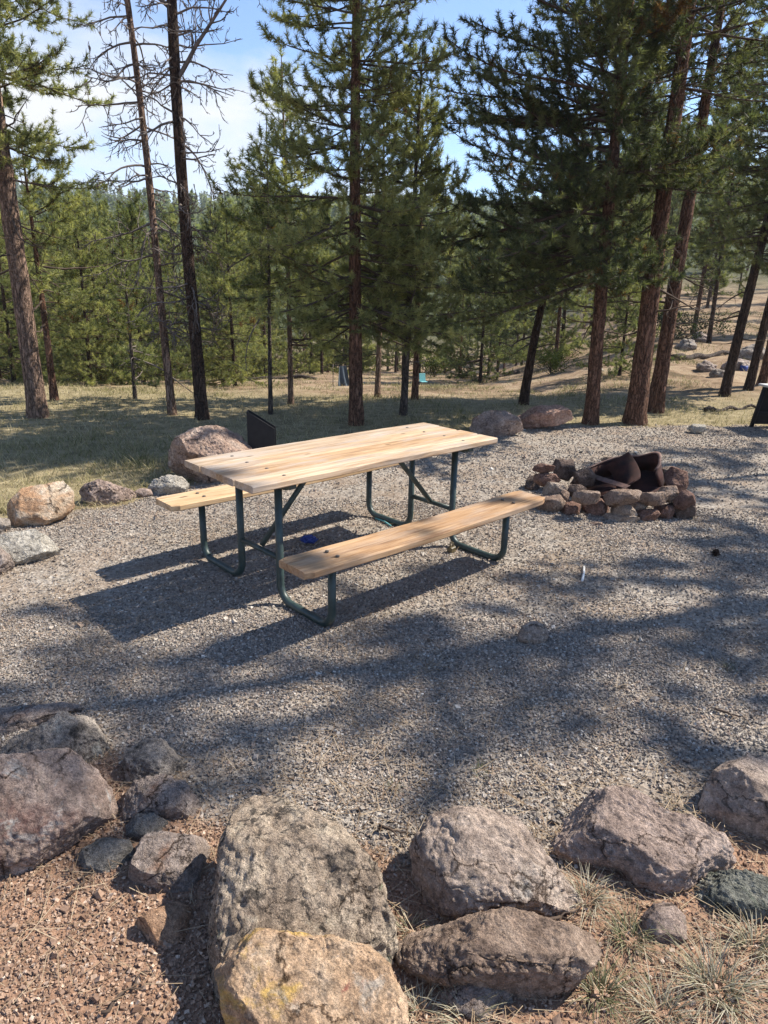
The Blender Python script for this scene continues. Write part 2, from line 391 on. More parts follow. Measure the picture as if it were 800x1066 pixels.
tag(obj('ground', ground_me), 'gravel campsite pad running into dry meadow and forest floor', 'ground', kind='structure')

# ------------------------------------------------------------------ trees
def needle_mesh(name, P, D, size, tint, K, rng, mat, wid=0.006, ln=0.15):
    n = len(P); P = np.repeat(P, K, 0); D = np.repeat(unit(D), K, 0); sz = np.repeat(size, K); tn = np.repeat(tint, K); N = n*K
    r = unit(rng.normal(size=(N, 3))); side = unit(np.cross(D, r)); up = np.cross(side, D)
    al = rng.uniform(0.2, 1.5, N); ph = rng.uniform(0, 2*math.pi, N)
    rad = np.cos(ph)[:, None]*side + np.sin(ph)[:, None]*up
    t = rng.uniform(-0.55, 0.15, N); l = ln*sz*rng.uniform(0.65, 1.1, N)
    base = P + D*(t*sz*ln*1.25)[:, None]; dr = unit(D*np.cos(al)[:, None] + rad*np.sin(al)[:, None]); dr[:, 2] -= 0.10
    tip = base + dr*l[:, None]; w = unit(np.cross(dr, rng.normal(size=(N, 3))))*(wid*sz)[:, None]
    V = np.stack([base - w*0.5, base + w*0.5, tip], 1).reshape(-1, 3)
    Fc = np.arange(N*3).reshape(-1, 3)
    tt = np.clip(tn + rng.normal(0, 0.05, N), 0.0, 1)
    return mesh_from(name, V, Fc, [mat], False, {'tint': ('FLOAT', np.repeat(tt, 3))})

def trunk_tube(mb, H, dbh, axis, rng, seed, sides=22, step=0.07, fine_to=6.0, bark=0.05):
    zs = [-0.25]
    while zs[-1] < H: zs.append(zs[-1] + (step if zs[-1] < fine_to else 0.35))
    zs = np.array(zs); zs[-1] = H
    r = dbh/2*np.clip((1 - zs/H), 0.0, 1)**0.75 + 0.003; r = r*(1 + 0.28*np.exp(-np.maximum(zs, 0)/0.18))
    P = axis(zs); th = np.arange(sides)*2*math.pi/sides
    Q0 = np.stack([np.cos(th), np.sin(th), 0*th], -1)
    pts = np.stack([np.tile(th, (len(zs), 1)), np.tile(zs[:, None], (1, sides))], -1)
    nn = np.stack([np.cos(pts[..., 0])*2.2, np.sin(pts[..., 0])*2.2, pts[..., 1]*3.0], -1).reshape(-1, 3)
    disp = (1 + bark*1.6*fbm(nn*2.0, seed, 3)).reshape(len(zs), sides)
    V = P[:, None] + Q0[None]*(r[:, None]*disp)[..., None]
    n = len(zs); i = np.arange(n-1)[:, None]*sides; j = np.arange(sides)[None]; k = (j+1) % sides
    mb.add(V.reshape(-1, 3), np.stack([i+j, i+k, i+sides+k, i+sides+j], -1).reshape(-1, 4))
    return lambda z: dbh/2*np.clip(1 - z/H, 0.0, 1)**0.75 + 0.004

def limb(start, az, el, length, rng, droop, uptip, n=8, wob=0.05):
    P = [np.array(start, float)]; st = length/n; a, e = az, el
    for i in range(n):
        s = (i+1)/n
        e += (-droop*(1 - s)*1.5 + uptip*s*s*2)/n + rng.normal(0, wob)
        a += rng.normal(0, wob*1.6)
        P.append(P[-1] + st*np.array([math.cos(e)*math.cos(a), math.cos(e)*math.sin(a), math.sin(e)]))
    return np.array(P)

def make_pine(root, seed, H, dbh, cb, R, bark, need, lean=(0, 0), K=38, wid=0.0078, ln=0.080, whorl=0.23, per=(4, 6), tuft_step=0.080, twig_step=0.105,
              shape=0.8, dead=0, dead_from=1.0, bias=None, e0=(-0.18, 0.75), low=0.55, sides=22, twig_sides=3, trunk_step=0.07, curve=0.0, dens=1.0, extra=()):
    """adds a trunk (with its limbs) and a needle crown under root"""
    rng = np.random.default_rng(seed); mb = MB(); tb = MB()
    w1, w2 = rng.uniform(0, 6, 2)
    def axis(z):
        z = np.asarray(z, float)
        return np.stack([lean[0]*z + curve*z*z + 0.03*np.sin(z*0.55 + w1) - 0.03*math.sin(w1), lean[1]*z + 0.03*np.sin(z*0.5 + w2) - 0.03*math.sin(w2), z], -1)
    rad = trunk_tube(mb, H, dbh, axis, rng, seed, sides, trunk_step)
    TP, TD, TS, TT = [], [], [], []
    def tuft(p, d, s=1.0, t=None):
        TP.append(p); TD.append(d); TS.append(s*rng.uniform(0.8, 1.2)); TT.append(t)
    def foliage(P, Lb, rb, bt):
        n = len(P) - 1; seg = np.linalg.norm(np.diff(P, axis=0), axis=1); cum = np.concatenate([[0], np.cumsum(seg)])
        s = Lb*rng.uniform(0.10, 0.26); sgn = rng.choice([-1, 1])
        while s < Lb:
            i = min(np.searchsorted(cum, s) - 1, n-1); i = max(i, 0); f = (s - cum[i])/seg[i]; p = P[i] + (P[i+1]-P[i])*f; d = unit(P[i+1]-P[i])
            fr = s/Lb
            l2 = (0.16 + 0.42*(1 - fr)*min(Lb, 1.8)/1.2)*rng.uniform(0.6, 1.3)
            az = math.atan2(d[1], d[0]) + sgn*rng.uniform(0.5, 1.15); sgn = -sgn
            if rng.random() < 0.25: az = math.atan2(d[1], d[0]) + rng.normal(0, 0.3)
            Q = limb(p, az, math.asin(np.clip(d[2], -1, 1))*0.5 + rng.uniform(-0.35, 0.85), l2, rng, 0.1, 0.6, 4, 0.10)
            tb.tube(Q, np.linspace(max(0.35*rb*(1-fr)+0.003, 0.004), 0.0025, 5), twig_sides, False)
            q = l2
            while q > l2*0.30:
                if rng.random() < dens:
                    k = min(int(q/l2*4), 3); f2 = q/l2*4 - k; pp = Q[k] + (Q[k+1]-Q[k])*f2
                    dd = unit(Q[k+1]-Q[k]) + rng.normal(0, 0.35, 3) + np.array([0, 0, 0.25])
                    tuft(pp, dd, 1.0, bt)
                q -= tuft_step*rng.uniform(0.7, 1.4)
            if fr > .35: tuft(p + rng.normal(0, .02, 3), d + rng.normal(0, .5, 3), .9, bt)
            s += twig_step*rng.uniform(0.7, 1.4)
        tuft(P[-1], P[-1]-P[-2] + np.array([0, 0, .1]), 1.15, bt); tuft(P[-2], P[-1]-P[-2], 1.0, bt)
    z = cb
    while z < H - 0.25:
        t = (z - cb)/max(H - cb, 0.1)
        for b in range(rng.integers(per[0], per[1] + 1)):
            az = rng.uniform(0, 2*math.pi)
            prof = ((1 - t)**shape)*min(1.0, low + 2.5*t) + 0.05
            Lb = R*prof*(rng.uniform(0.6, 1.15) if rng.random() < .68 else rng.uniform(0.22, 0.55))
            if bias is not None: Lb *= 1 + bias[1]*math.cos(az - bias[0])
            zz = z + rng.uniform(-0.2, 0.2)
            if zz > H - 0.1 or Lb < 0.12: continue
            el = e0[0] + (e0[1] - e0[0])*t + rng.normal(0, 0.14)
            P = limb(axis(zz), az, el, Lb, rng, 0.25, 0.55, 8, 0.05)
            rb = 0.005 + 0.0075*Lb*rng.uniform(0.8, 1.2); tb.tube(P, np.linspace(min(rb, float(rad(zz))*0.7), 0.004, len(P)), 5 if Lb > 0.6 else 3, False)
            foliage(P, Lb, rb, float(np.clip(rng.normal(0.5, 0.16), 0.1, 0.95)) if rng.random() > 0.008 else 0.0)
        z += whorl*rng.uniform(0.6, 1.4)
    for (zz, az, el, Lb, up) in extra:                                  # limbs the photo singles out
        P = limb(axis(zz), az, el, Lb, rng, 0.15, up, 10, 0.06); rb = 0.006 + 0.006*Lb
        tb.tube(P, np.linspace(rb, 0.005, len(P)), 6, False); foliage(P, Lb, rb, float(rng.uniform(0.35, 0.7)))
    tuft(axis(H), np.array([0, 0, 1.0]), 1.3, 0.6)
    for q in range(dead):
        zz = rng.uniform(dead_from, cb + 0.6); az = rng.uniform(0, 2*math.pi); Lb = rng.uniform(0.15, 0.75) if rng.random() < 0.75 else rng.uniform(0.6, 1.3)
        P = limb(axis(zz), az, rng.uniform(-0.3, 0.3), Lb, rng, 0.5, 0.3, 7, 0.14)
        tb.tube(P, np.linspace(0.008 + 0.008*Lb, 0.002, len(P)), 4, False)
        for _ in range(int(Lb*5)):
            i = rng.integers(2, 7); Q = limb(P[i], az + rng.normal(0, 0.9), rng.normal(0, 0.5), Lb*0.35, rng, 0.3, 0.2, 3, 0.2); tb.tube(Q, np.linspace(0.004, 0.0012, 4), 3, False)
    nb = len(np.vstack(mb.Q)); TWQ = np.vstack(tb.Q) + mb.n
    allQ = np.vstack([np.vstack(mb.Q), TWQ]); mi = np.zeros(len(allQ), np.int32); mi[nb:] = 1
    me = mesh_from('trunk', np.vstack(mb.V + tb.V), allQ, [bark, TWIG_GREY if bark is BARK_GREY else TWIG], True, None, mi)
    obj('trunk', me, root)
    TT = np.array([0.5 if t is None else t for t in TT]) ; TT = np.where(TT > 0.02, np.clip(TT + rng.normal(0, 0.24, len(TT)), 0.07, 1), 0.0)
    cm = needle_mesh('crown', np.array(TP), np.array(TD), np.array(TS), TT, K, rng, need, wid, ln); obj('crown', cm, root)
    return root

def make_snag(root, seed, H, dbh, bark, twig, lean, nb, lmax, zlo, curve=0.0, forks=()):
    rng = np.random.default_rng(seed); mb = MB(); tb = MB(); w1 = rng.uniform(0, 6)
    def axis(z):
        z = np.asarray(z, float); return np.stack([lean[0]*z + curve*z*z + 0.035*np.sin(z*0.8 + w1) - 0.035*math.sin(w1), lean[1]*z + 0.02*np.sin(z*0.6), z], -1)
    rad = trunk_tube(mb, H, dbh, axis, rng, seed, 18, 0.07)
    def sub(P, Lb, r, depth):
        if depth > 2: return
        n = len(P) - 1
        for _ in range(int((6 if depth == 0 else 3)*Lb + 2)):
            i = rng.integers(max(1, n//4), n); d = unit(P[i+1 if i < n else i] - P[i-1]) if i < n else unit(P[i]-P[i-1])
            l2 = Lb*rng.uniform(0.18, 0.5); a = math.atan2(d[1], d[0]) + rng.normal(0, 0.8)
            Q = limb(P[i], a, math.asin(np.clip(d[2], -1, 1)) + rng.normal(-0.05, 0.55), l2, rng, 0.4, 0.5, 5, 0.2)
            tb.tube(Q, np.linspace(max(r*0.5, 0.0042), 0.0028, 6), 3, False); sub(Q, l2, r*0.45, depth + 1)
    for q in range(nb):
        zz = zlo + (H - zlo - 0.2)*rng.random()**0.9; t = zz/H; Lb = lmax*(1 - 0.6*t)*rng.uniform(0.35, 1.1); az = rng.uniform(0, 2*math.pi)
        P = limb(axis(zz), az, rng.uniform(-0.35, 0.45), Lb, rng, rng.uniform(0.1, 1.3), rng.uniform(0, 0.9), 9, 0.13)
        r = 0.008 + 0.008*Lb; tb.tube(P, np.linspace(r, 0.0035, len(P)), 4, False); sub(P, Lb, r, 0)
    for (zz, az, el, Lb) in forks:
        P = limb(axis(zz), az, el, Lb, rng, -0.2, 0.3, 9, 0.08); tb.tube(P, np.linspace(0.028, 0.008, len(P)), 6, False); sub(P, Lb, 0.02, 0)
    nbq = len(np.vstack(mb.Q)); allQ = np.vstack([np.vstack(mb.Q), np.vstack(tb.Q) + mb.n]); mi = np.zeros(len(allQ), np.int32); mi[nbq:] = 1
    obj('trunk', mesh_from('trunk', np.vstack(mb.V), np.vstack(mb.Q), [bark]), root)
    obj('branches', mesh_from('branches', np.vstack(tb.V), np.vstack(tb.Q), [twig]), root)
    return root

PI = math.pi
def pine(label, u, Ym, seed, H, dbh, cb, R, bark, need, **k):
    p = col_at(u, Ym); r = thing('pine_tree', label, 'tree', tuple(p)); return make_pine(r, seed, H, dbh, cb, R, bark, need, **k)

# near and singled-out trees of the photo
pine('large reddish trunked pine nearest the left edge, with bare grey stubs low down', 40, 8.95, 11, 13, .225, 3.0, 1.6, BARK_TAN, NEED_SUN, dead=16, dead_from=1.6, bias=(0.0, 0.1), K=40,
     extra=((3.75, 0.1, 0.25, 1.1, 0.3), (4.3, -0.2, 0.2, 1.0, 0.4), (4.6, PI, 0.1, 1.3, 0.3)))
pine('short slim reddish pine right beside the large left pine', 57, 10.3, 12, 3.6, .10, 1.5, 1.2, BARK_RED, NEED_SUN, dead=8, dead_from=.5)
q = thing('dead_tree', 'leaning bare dead tree with tan lower trunk, left of the dark dead tree', 'tree', tuple(col_at(180, 9.3)))
make_snag(q, 21, 9.5, .10, BARK_TAN, TWIG_GREY, (-0.05, 0), 150, 1.0, 1.0)
q = thing('dead_tree', 'tall dark bare dead tree with forked top, behind the boulder', 'tree', tuple(col_at(211, 9.05)))
make_snag(q, 22, 11.5, .155, BARK_DARK, TWIG_GREY, (-0.006, 0), 170, 1.05, 1.1, forks=((3.9, 0.1, 0.75, 1.3), (4.6, 2.6, 0.6, 1.2)))
pine('pole thin young pine with pale trunk behind the black grill', 282, 9.6, 31, 3.7, .055, 1.9, .7, BARK_GREY, NEED_MID, dead=6, dead_from=.8, whorl=0.19)
pine('young pointed pine with thin trunk left of the tall central pine', 303, 10.4, 32, 4.6, .075, 1.5, 1.0, BARK_TAN, NEED_SUN, dead=8, dead_from=.6, whorl=0.21, shape=0.7)
pine('tall central pine with sunlit feathery crown behind the table', 371, 8.95, 33, 7.6, .17, 1.3, 1.7, BARK_RED, NEED_SUN, dead=10, dead_from=.7, low=.75, per=(5, 8), whorl=.22, shape=0.7, K=40, e0=(-0.25, 0.6))
pine('thin straight pine just right of the tall central pine', 393, 11.6, 34, 4.7, .085, 1.7, .9, BARK_TAN, NEED_MID, dead=8, dead_from=.6, whorl=0.22)
pine('grey trunked small pine with pale wispy crown, behind the table corner', 420, 9.7, 35, 4.6, .095, 1.2, 1.1, BARK_GREY, NEED_SUN, lean=(.035, 0), dead=8, dead_from=.5, whorl=0.21, shape=0.6, K=40)
pine('slim reddish pine close behind the grey trunked small pine', 432, 11.2, 36, 4.4, .10, 1.9, .9, BARK_RED, NEED_SUN, dead=6, dead_from=.6, whorl=.3)
pine('bent young pine leaning right above the pink rocks', 545, 11.0, 37, 4.3, .14, 1.7, 1.1, BARK_DARK, NEED_MID, lean=(.06, 0), curve=.028, dead=6, dead_from=.8)
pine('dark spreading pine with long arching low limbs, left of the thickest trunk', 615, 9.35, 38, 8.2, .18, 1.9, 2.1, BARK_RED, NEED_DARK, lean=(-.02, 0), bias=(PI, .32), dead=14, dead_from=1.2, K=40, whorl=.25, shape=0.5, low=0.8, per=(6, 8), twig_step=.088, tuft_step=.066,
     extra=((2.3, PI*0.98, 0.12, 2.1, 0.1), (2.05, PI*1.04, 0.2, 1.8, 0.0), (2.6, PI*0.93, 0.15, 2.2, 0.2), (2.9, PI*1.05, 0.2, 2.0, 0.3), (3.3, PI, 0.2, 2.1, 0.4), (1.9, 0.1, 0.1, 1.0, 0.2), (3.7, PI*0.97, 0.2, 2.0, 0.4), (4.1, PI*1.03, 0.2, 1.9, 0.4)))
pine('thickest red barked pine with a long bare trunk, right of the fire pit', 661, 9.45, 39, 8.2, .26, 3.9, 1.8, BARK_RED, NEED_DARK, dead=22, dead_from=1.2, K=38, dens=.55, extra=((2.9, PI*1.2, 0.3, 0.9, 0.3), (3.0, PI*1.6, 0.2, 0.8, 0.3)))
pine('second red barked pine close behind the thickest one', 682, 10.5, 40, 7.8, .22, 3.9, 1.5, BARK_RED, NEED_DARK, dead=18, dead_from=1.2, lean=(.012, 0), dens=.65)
pine('dark pine leaning right in front of the stony slope at the right', 754, 12.3, 41, 10.5, .16, 2.2, 1.9, BARK_DARK, NEED_MID, lean=(.045, 0), curve=.006, dead=12, dead_from=.8, K=36)
pine('left one of the two leaning dark pines at the right edge', 779, 12.9, 42, 11, .15, 2.6, 1.8, BARK_DARK, NEED_MID, lean=(.06, 0), dead=10, dead_from=.8, K=36)
pine('right one of the two leaning dark pines at the right edge', 793, 13.3, 43, 12, .15, 2.9, 1.8, BARK_RED, NEED_MID, lean=(.065, 0), dead=10, dead_from=.8, K=36)
pine('spindly leafless based sapling at the meadow edge, left of the leaning dead tree', 141, 10.6, 44, 2.7, .05, .45, .6, BARK_GREY, NEED_MID, dead=8, dead_from=.2, whorl=.22, dens=.6)

# pines just outside the right of the frame: they shade the pad
SHADE = [(7.6, 5.7, 51, 14.2, 1.9, 3.4, .7, 'nearest of the pines right of the pad, level with the table'), (10.5, 6.35, 52, 12.5, 1.5, 4.5, .65, 'tall pine right of the pad, behind the nearest one'),
         (8.5, 8.4, 53, 8.6, 1.3, 3.0, .8, 'shorter pine right of the fire pit'), (9.6, 7.0, 54, 9.8, 1.3, 4.5, .55, 'thin crowned pine among those right of the pad'),
         (5.6, 3.75, 55, 5.0, .8, 3.0, .8, 'small pine right of the front rocks'), (11.5, 10.5, 56, 11.0, 1.6, 4.0, .8, 'pine right of the pad, farthest back')]
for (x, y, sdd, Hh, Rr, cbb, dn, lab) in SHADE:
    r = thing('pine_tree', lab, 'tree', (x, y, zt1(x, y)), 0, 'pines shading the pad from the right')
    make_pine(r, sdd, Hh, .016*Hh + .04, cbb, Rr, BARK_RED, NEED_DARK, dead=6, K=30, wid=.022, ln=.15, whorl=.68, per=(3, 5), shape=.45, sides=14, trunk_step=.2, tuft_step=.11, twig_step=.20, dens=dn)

# woods behind: kinds built once, every tree a copy with its own place
KINDS = {}; KH = {}
def kind(name, *a, **k):
    r = thing('pine_tree', 'x', 'tree', (0, 0, -80)); make_pine(r, *a, **k); KINDS[name] = r; KH[name] = a[1]
lod = dict(K=34, wid=.0115, ln=.105, sides=12, trunk_step=.25, tuft_step=.10, twig_step=.145)
kind('bushy1', 61, 6.0, .13, .3, 2.0, BARK_DARK, NEED_SUN, whorl=0.24, shape=.7, low=.75, **lod)
kind('bushy2', 62, 5.0, .11, .25, 1.8, BARK_DARK, NEED_MID, whorl=0.22, shape=.75, low=.8, **lod)
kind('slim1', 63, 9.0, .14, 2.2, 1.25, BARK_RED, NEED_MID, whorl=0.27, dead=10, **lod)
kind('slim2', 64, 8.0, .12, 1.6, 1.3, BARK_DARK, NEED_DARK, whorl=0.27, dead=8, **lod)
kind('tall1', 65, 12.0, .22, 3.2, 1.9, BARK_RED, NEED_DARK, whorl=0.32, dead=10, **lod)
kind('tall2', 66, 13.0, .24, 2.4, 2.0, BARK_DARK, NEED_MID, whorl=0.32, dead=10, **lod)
used = set()
def wood_tree(kd, x, y, s, rz, label, group):
    d = math.hypot(x, y); u_ = x/max(y, 1)
    if u_ < .22: s = min(s, (1.75 + (.112 if u_ > -.33 or u_ < -.5 else .10)*d*rnd.uniform(.75, 1.05) - zt1(x, y))/KH[kd])
    src = KINDS[kd]; loc = (x, y, zt1(x, y) - 0.05)
    if kd not in used:
        used.add(kd); src.location = loc; src.rotation_euler = (0, 0, rz); src.scale = (s, s, s); src['label'] = label; src['group'] = group; return src
    return copy_thing(src, loc, rz, (s, s, s), label, group)
rnd = random.Random(5)
# the named middle-distance trees: (kind, column, metres ahead, scale, label)
NAMED = [('bushy1', 95, 13.5, 1.0, 'bushy olive pine directly right of the large left pine'), ('bushy2', 150, 14.5, 1.05, 'bushy pine between the large left pine and the leaning dead tree'),
         ('bushy1', 15, 14.0, 1.1, 'bushy pine behind the large left pine at the left edge'), ('bushy1', 245, 15.5, 1.0, 'shaded bushy pine right of the tall dark dead tree'),
         ('slim2', 232, 17.0, 1.0, 'dark narrow pine behind the tall dark dead tree'), ('bushy2', 500, 19.0, 1.0, 'sunlit yellow green young pine left of the bent pine'),
         ('slim1', 478, 22.0, .9, 'thin upright pine left of the sunlit young pine'), ('slim2', 738, 20.0, 1.0, 'thin dark pine on the slope left of the leaning pines'),
         ('slim1', 722, 23.0, 1.0, 'slender pine high on the right slope behind the red barked pair'), ('slim1', 578, 20.0, .8, 'slight pine on the slope right of the bent pine'),
         ('bushy2', 645, 15.0, .6, 'low bushy pine showing between the dark pine and the thickest trunk')]
for kd, u, Ym, s, lab in NAMED:
    p = col_at(u, Ym); wood_tree(kd, p[0], p[1], s, rnd.uniform(0, 6.28), lab, 'pines behind the campsite')
# the crowd of pines further off
pts = []
def scatter(n, a0, a1, d0, d1, mind, kinds, label, group, keep=None):
    c = 0; tries = 0
    while c < n and tries < n*60:
        tries += 1
        th = rnd.uniform(a0, a1); d = math.sqrt(rnd.uniform(d0*d0, d1*d1)); x, y = d*math.sin(th), d*math.cos(th)
        if any((x-px)**2 + (y-py)**2 < mind*mind for px, py in pts): continue
        if keep and not keep(x, y): continue
        pts.append((x, y)); c += 1
        wood_tree(rnd.choice(kinds), x, y, rnd.uniform(.8, 1.25), rnd.uniform(0, 6.28), label, group)
scatter(26, -0.62, -0.22, 16, 36, 1.9, ['bushy1', 'bushy2', 'bushy1', 'bushy2', 'tall2'], 'green pine in the crowded woods beyond the left meadow', 'pines of the left woods')
scatter(19, -0.22, 0.12, 23, 42, 1.9, ['slim1', 'bushy1', 'tall2', 'bushy2', 'bushy1'], 'pine in the shady hollow behind the central pines', 'pines in the hollow')
scatter(27, 0.14, 0.62, 22, 55, 2.2, ['slim1', 'slim2', 'tall1', 'tall2', 'bushy1'], 'pine scattered over the open slope at the right', 'pines on the right slope')
scatter(70, -0.65, 0.65, 42, 95, 2.2, ['tall1', 'tall2', 'slim1', 'slim2'], 'distant pine in the woods that close the view', 'distant pines')

# the wooded hill beyond: nobody could count it
rng = np.random.default_rng(77)
def far_forest(n):
    Vs, Fs, Ts = [], [], []; off = 0
    for i in range(n):
        th = rng.uniform(-0.7, 0.7); d = math.sqrt(rng.uniform(95**2, 420**2)); x, y = d*math.sin(th), d*math.cos(th); z = zt1(x, y); h = rng.uniform(7, 14); r = h*rng.uniform(.14, .2)
        k = 150; t = rng.random(k)**0.8; zz = z + h*(0.12 + 0.88*t); rr = r*(1 - t*0.93)*np.sqrt(rng.random(k)); a = rng.uniform(0, 2*PI, k)
        c = np.stack([x + rr*np.cos(a), y + rr*np.sin(a), zz], -1); s = h*0.055*rng.uniform(.6, 1.3, k)
        dv = rng.normal(size=(3, k, 3)); dv[..., 2] *= 0.6
        v = c[None] + unit(dv)*s[None, :, None]
        Vs.append(v.transpose(1, 0, 2).reshape(-1, 3)); Fs.append(np.arange(k*3).reshape(-1, 3) + off); off += k*3
        Ts.append(np.repeat(np.clip(rng.normal(0.45, .15) + rng.normal(0, .08, k), .08, 1), 3))
    return mesh_from('distant_forest', np.vstack(Vs), np.vstack(Fs), [NEED_MID], False, {'tint': ('FLOAT', np.concatenate(Ts))})
hz = Mat('haze_air'); hz.t.nodes.remove(hz.b); pv = hz.n('ShaderNodeVolumePrincipled'); pv.inputs['Color'].default_value = (.86, .92, 1, 1); pv.inputs['Density'].default_value = 0.0005; pv.inputs['Anisotropy'].default_value = .2
hz.l(pv.outputs[0], hz.o.inputs['Volume'])
m = MB(); zl, zh = float(Z.min()) - 1.0, 80.0; m.box((0, 1050, (zl + zh)/2), (3300, 2500, zh - zl)); tag(obj('haze', m.mesh('haze', [hz.m], False)), 'thin blue air between the trees and the hill', 'haze', kind='stuff')
tag(obj('distant_forest', far_forest(2600)), 'far pine forest covering the hill beyond the valley', 'forest', kind='stuff')

# ------------------------------------------------------------------ rocks
def icosphere(sub):
    t = (1 + 5**.5)/2
    V = [(-1, t, 0), (1, t, 0), (-1, -t, 0), (1, -t, 0), (0, -1, t), (0, 1, t), (0, -1, -t), (0, 1, -t), (t, 0, -1), (t, 0, 1), (-t, 0, -1), (-t, 0, 1)]
    Fc = np.array([(0, 11, 5), (0, 5, 1), (0, 1, 7), (0, 7, 10), (0, 10, 11), (1, 5, 9), (5, 11, 4), (11, 10, 2), (10, 7, 6), (7, 1, 8), (3, 9, 4), (3, 4, 2), (3, 2, 6), (3, 6, 8), (3, 8, 9), (4, 9, 5), (2, 4, 11), (6, 2, 10), (8, 6, 7), (9, 8, 1)])
    V = unit(np.array(V, float))
    for _ in range(sub):
        e = np.sort(np.concatenate([Fc[:, [0, 1]], Fc[:, [1, 2]], Fc[:, [2, 0]]]), 1); ue, inv = np.unique(e, axis=0, return_inverse=True); inv = inv.ravel()
        m = unit(V[ue].mean(1)); n = len(V); V = np.vstack([V, m]); k = len(Fc); a, b, c = inv[:k] + n, inv[k:2*k] + n, inv[2*k:] + n
        Fc = np.vstack([np.stack([Fc[:, 0], a, c], -1), np.stack([Fc[:, 1], b, a], -1), np.stack([Fc[:, 2], c, b], -1), np.stack([a, b, c], -1)])
    return V, Fc
ICO = {k: icosphere(k) for k in (2, 3, 4, 5, 6)}
def rock(label, outline, mat, seed, sub=5, depth=0.75, facets=(), rough=0.05, back=0.25, box=0.62, base=None, group=None, name='rock', cat='rock', lift=0.0, nfac=5, crack=0.0, crag=0.006, tilt=0.0):
    """a boulder whose silhouette from the photo is given in photo pixels; it gets its own thickness, faces and roughness and stands on the ground"""
    rg = np.random.default_rng(seed); O = np.asarray(outline, float)
    cpx = (O.min(0) + O.max(0))/2
    b = O[O[:, 1].argmax()] if base is None else np.asarray(base, float)
    G = ground(b[0], b[1], lift - .02); dc = unit(ray(*cpx)); dc0 = ray(*cpx)
    hor = unit(np.array([dc[0], dc[1], 0]))
    nrm = unit(-dc*(1 - tilt) + np.array([0, 0, tilt])); right = unit(np.cross(np.array([0, 0, 1.0]), nrm)); upv = np.cross(nrm, right)
    def onplane(P0): return np.array([(lambda d: CAM + d*(((P0 - CAM) @ nrm)/(d @ nrm)))(ray(*p)) for p in O])
    pl = onplane(G); w = np.ptp(pl @ right); h = np.ptp(pl @ upv); D = depth*min(w, h)*0.5 if depth > 0 else -depth
    P0 = G + hor*D*back; pl = onplane(P0); Cn = CAM + dc0*(((P0 - CAM) @ nrm)/(dc0 @ nrm))
    a2, b2 = (pl - Cn) @ right, (pl - Cn) @ upv; th = np.arctan2(b2, a2)
    # densify the polygon so that radius over angle follows straight edges
    tt = []; rr = []
    for i in range(len(O)):
        j = (i+1) % len(O)
        for f in np.linspace(0, 1, 14, endpoint=False):
            x, y = a2[i] + (a2[j]-a2[i])*f, b2[i] + (b2[j]-b2[i])*f; tt.append(math.atan2(y, x)); rr.append(math.hypot(x, y))
    tt = np.array(tt); rr = np.array(rr); o = np.argsort(tt); tt, rr = tt[o], rr[o]
    V, Fc = ICO[sub]; th = np.arctan2(V[:, 1], V[:, 0]); s = np.hypot(V[:, 0], V[:, 1])
    r = np.interp(th, np.concatenate([tt-2*PI, tt, tt+2*PI]), np.concatenate([rr, rr, rr]))
    s2 = s**box; w2 = np.sign(V[:, 2])*np.abs(V[:, 2])**(0.5 + box*0.5)
    P = Cn + right*(r*s2*np.cos(th))[:, None] + upv*(r*s2*np.sin(th))[:, None] + nrm*(w2*D)[:, None]
    sz = (w*h)**.5; fl = list(facets)
    for _ in range(nfac + (9 if sub >= 5 else 2)):
        n = unit(nrm*rg.uniform(0.25, 1.1) + right*rg.normal(0, .7) + upv*rg.normal(0, .7)); fl.append((n[0], n[1], n[2], rg.uniform(.70, .93)))
    for f in fl:
        n = unit(np.array(f[:3])); d = (P - Cn) @ n; sup = d.max()*f[3]; ex = np.maximum(d - sup, 0); P = P - n*(ex*0.97)[:, None]
    for ax_, o_ in ((right, a2), (upv, b2)):           # the cuts must not shrink it: stretch back to its own width and height
        k_ = (P - Cn) @ ax_; sc_ = (o_.max() - o_.min())/max(np.ptp(k_), 1e-6); P = P + ax_*((k_ - k_.min())*sc_ + o_.min() - k_)[:, None]
    # roughness along the normals
    e1 = P[Fc[:, 1]] - P[Fc[:, 0]]; e2 = P[Fc[:, 2]] - P[Fc[:, 0]]; fn = np.cross(e1, e2); N = np.zeros_like(P)
    for k in range(3): np.add.at(N, Fc[:, k], fn)
    N = unit(N); q = P/sz
    disp = rough*(0.28*fbm(q*2.6 + seed, seed, 3) + 0.32*fbm(q*7.5 + seed, seed+40, 4, .6) + 0.26*fbm(q*24, seed+70, 3, .6))
    if crack:
        c = np.abs(fbm(q*np.array([3.0, 3.0, 4.5]) + 3.3*seed, seed+90, 3)); disp = disp - crack*np.exp(-(c/0.05)**2)
    if crag:
        rd = 1 - np.abs(fbm(q*4.2 + 5.1*seed, seed+120, 4, .55))*2.2; disp = disp + crag*(np.clip(rd, -1, 1) - .35)
        pit = np.maximum(fbm(q*9 + 2.2*seed, seed+150, 3, .6) - .30, 0); disp = disp - crag*.7*pit
    P = P + N*(disp*sz)[:, None]
    org = np.array([Cn[0], Cn[1], 0.0]); me = mesh_from(name, P - org, Fc, [mat], True)
    return tag(obj(name, me, None, tuple(org)), label, cat, group)

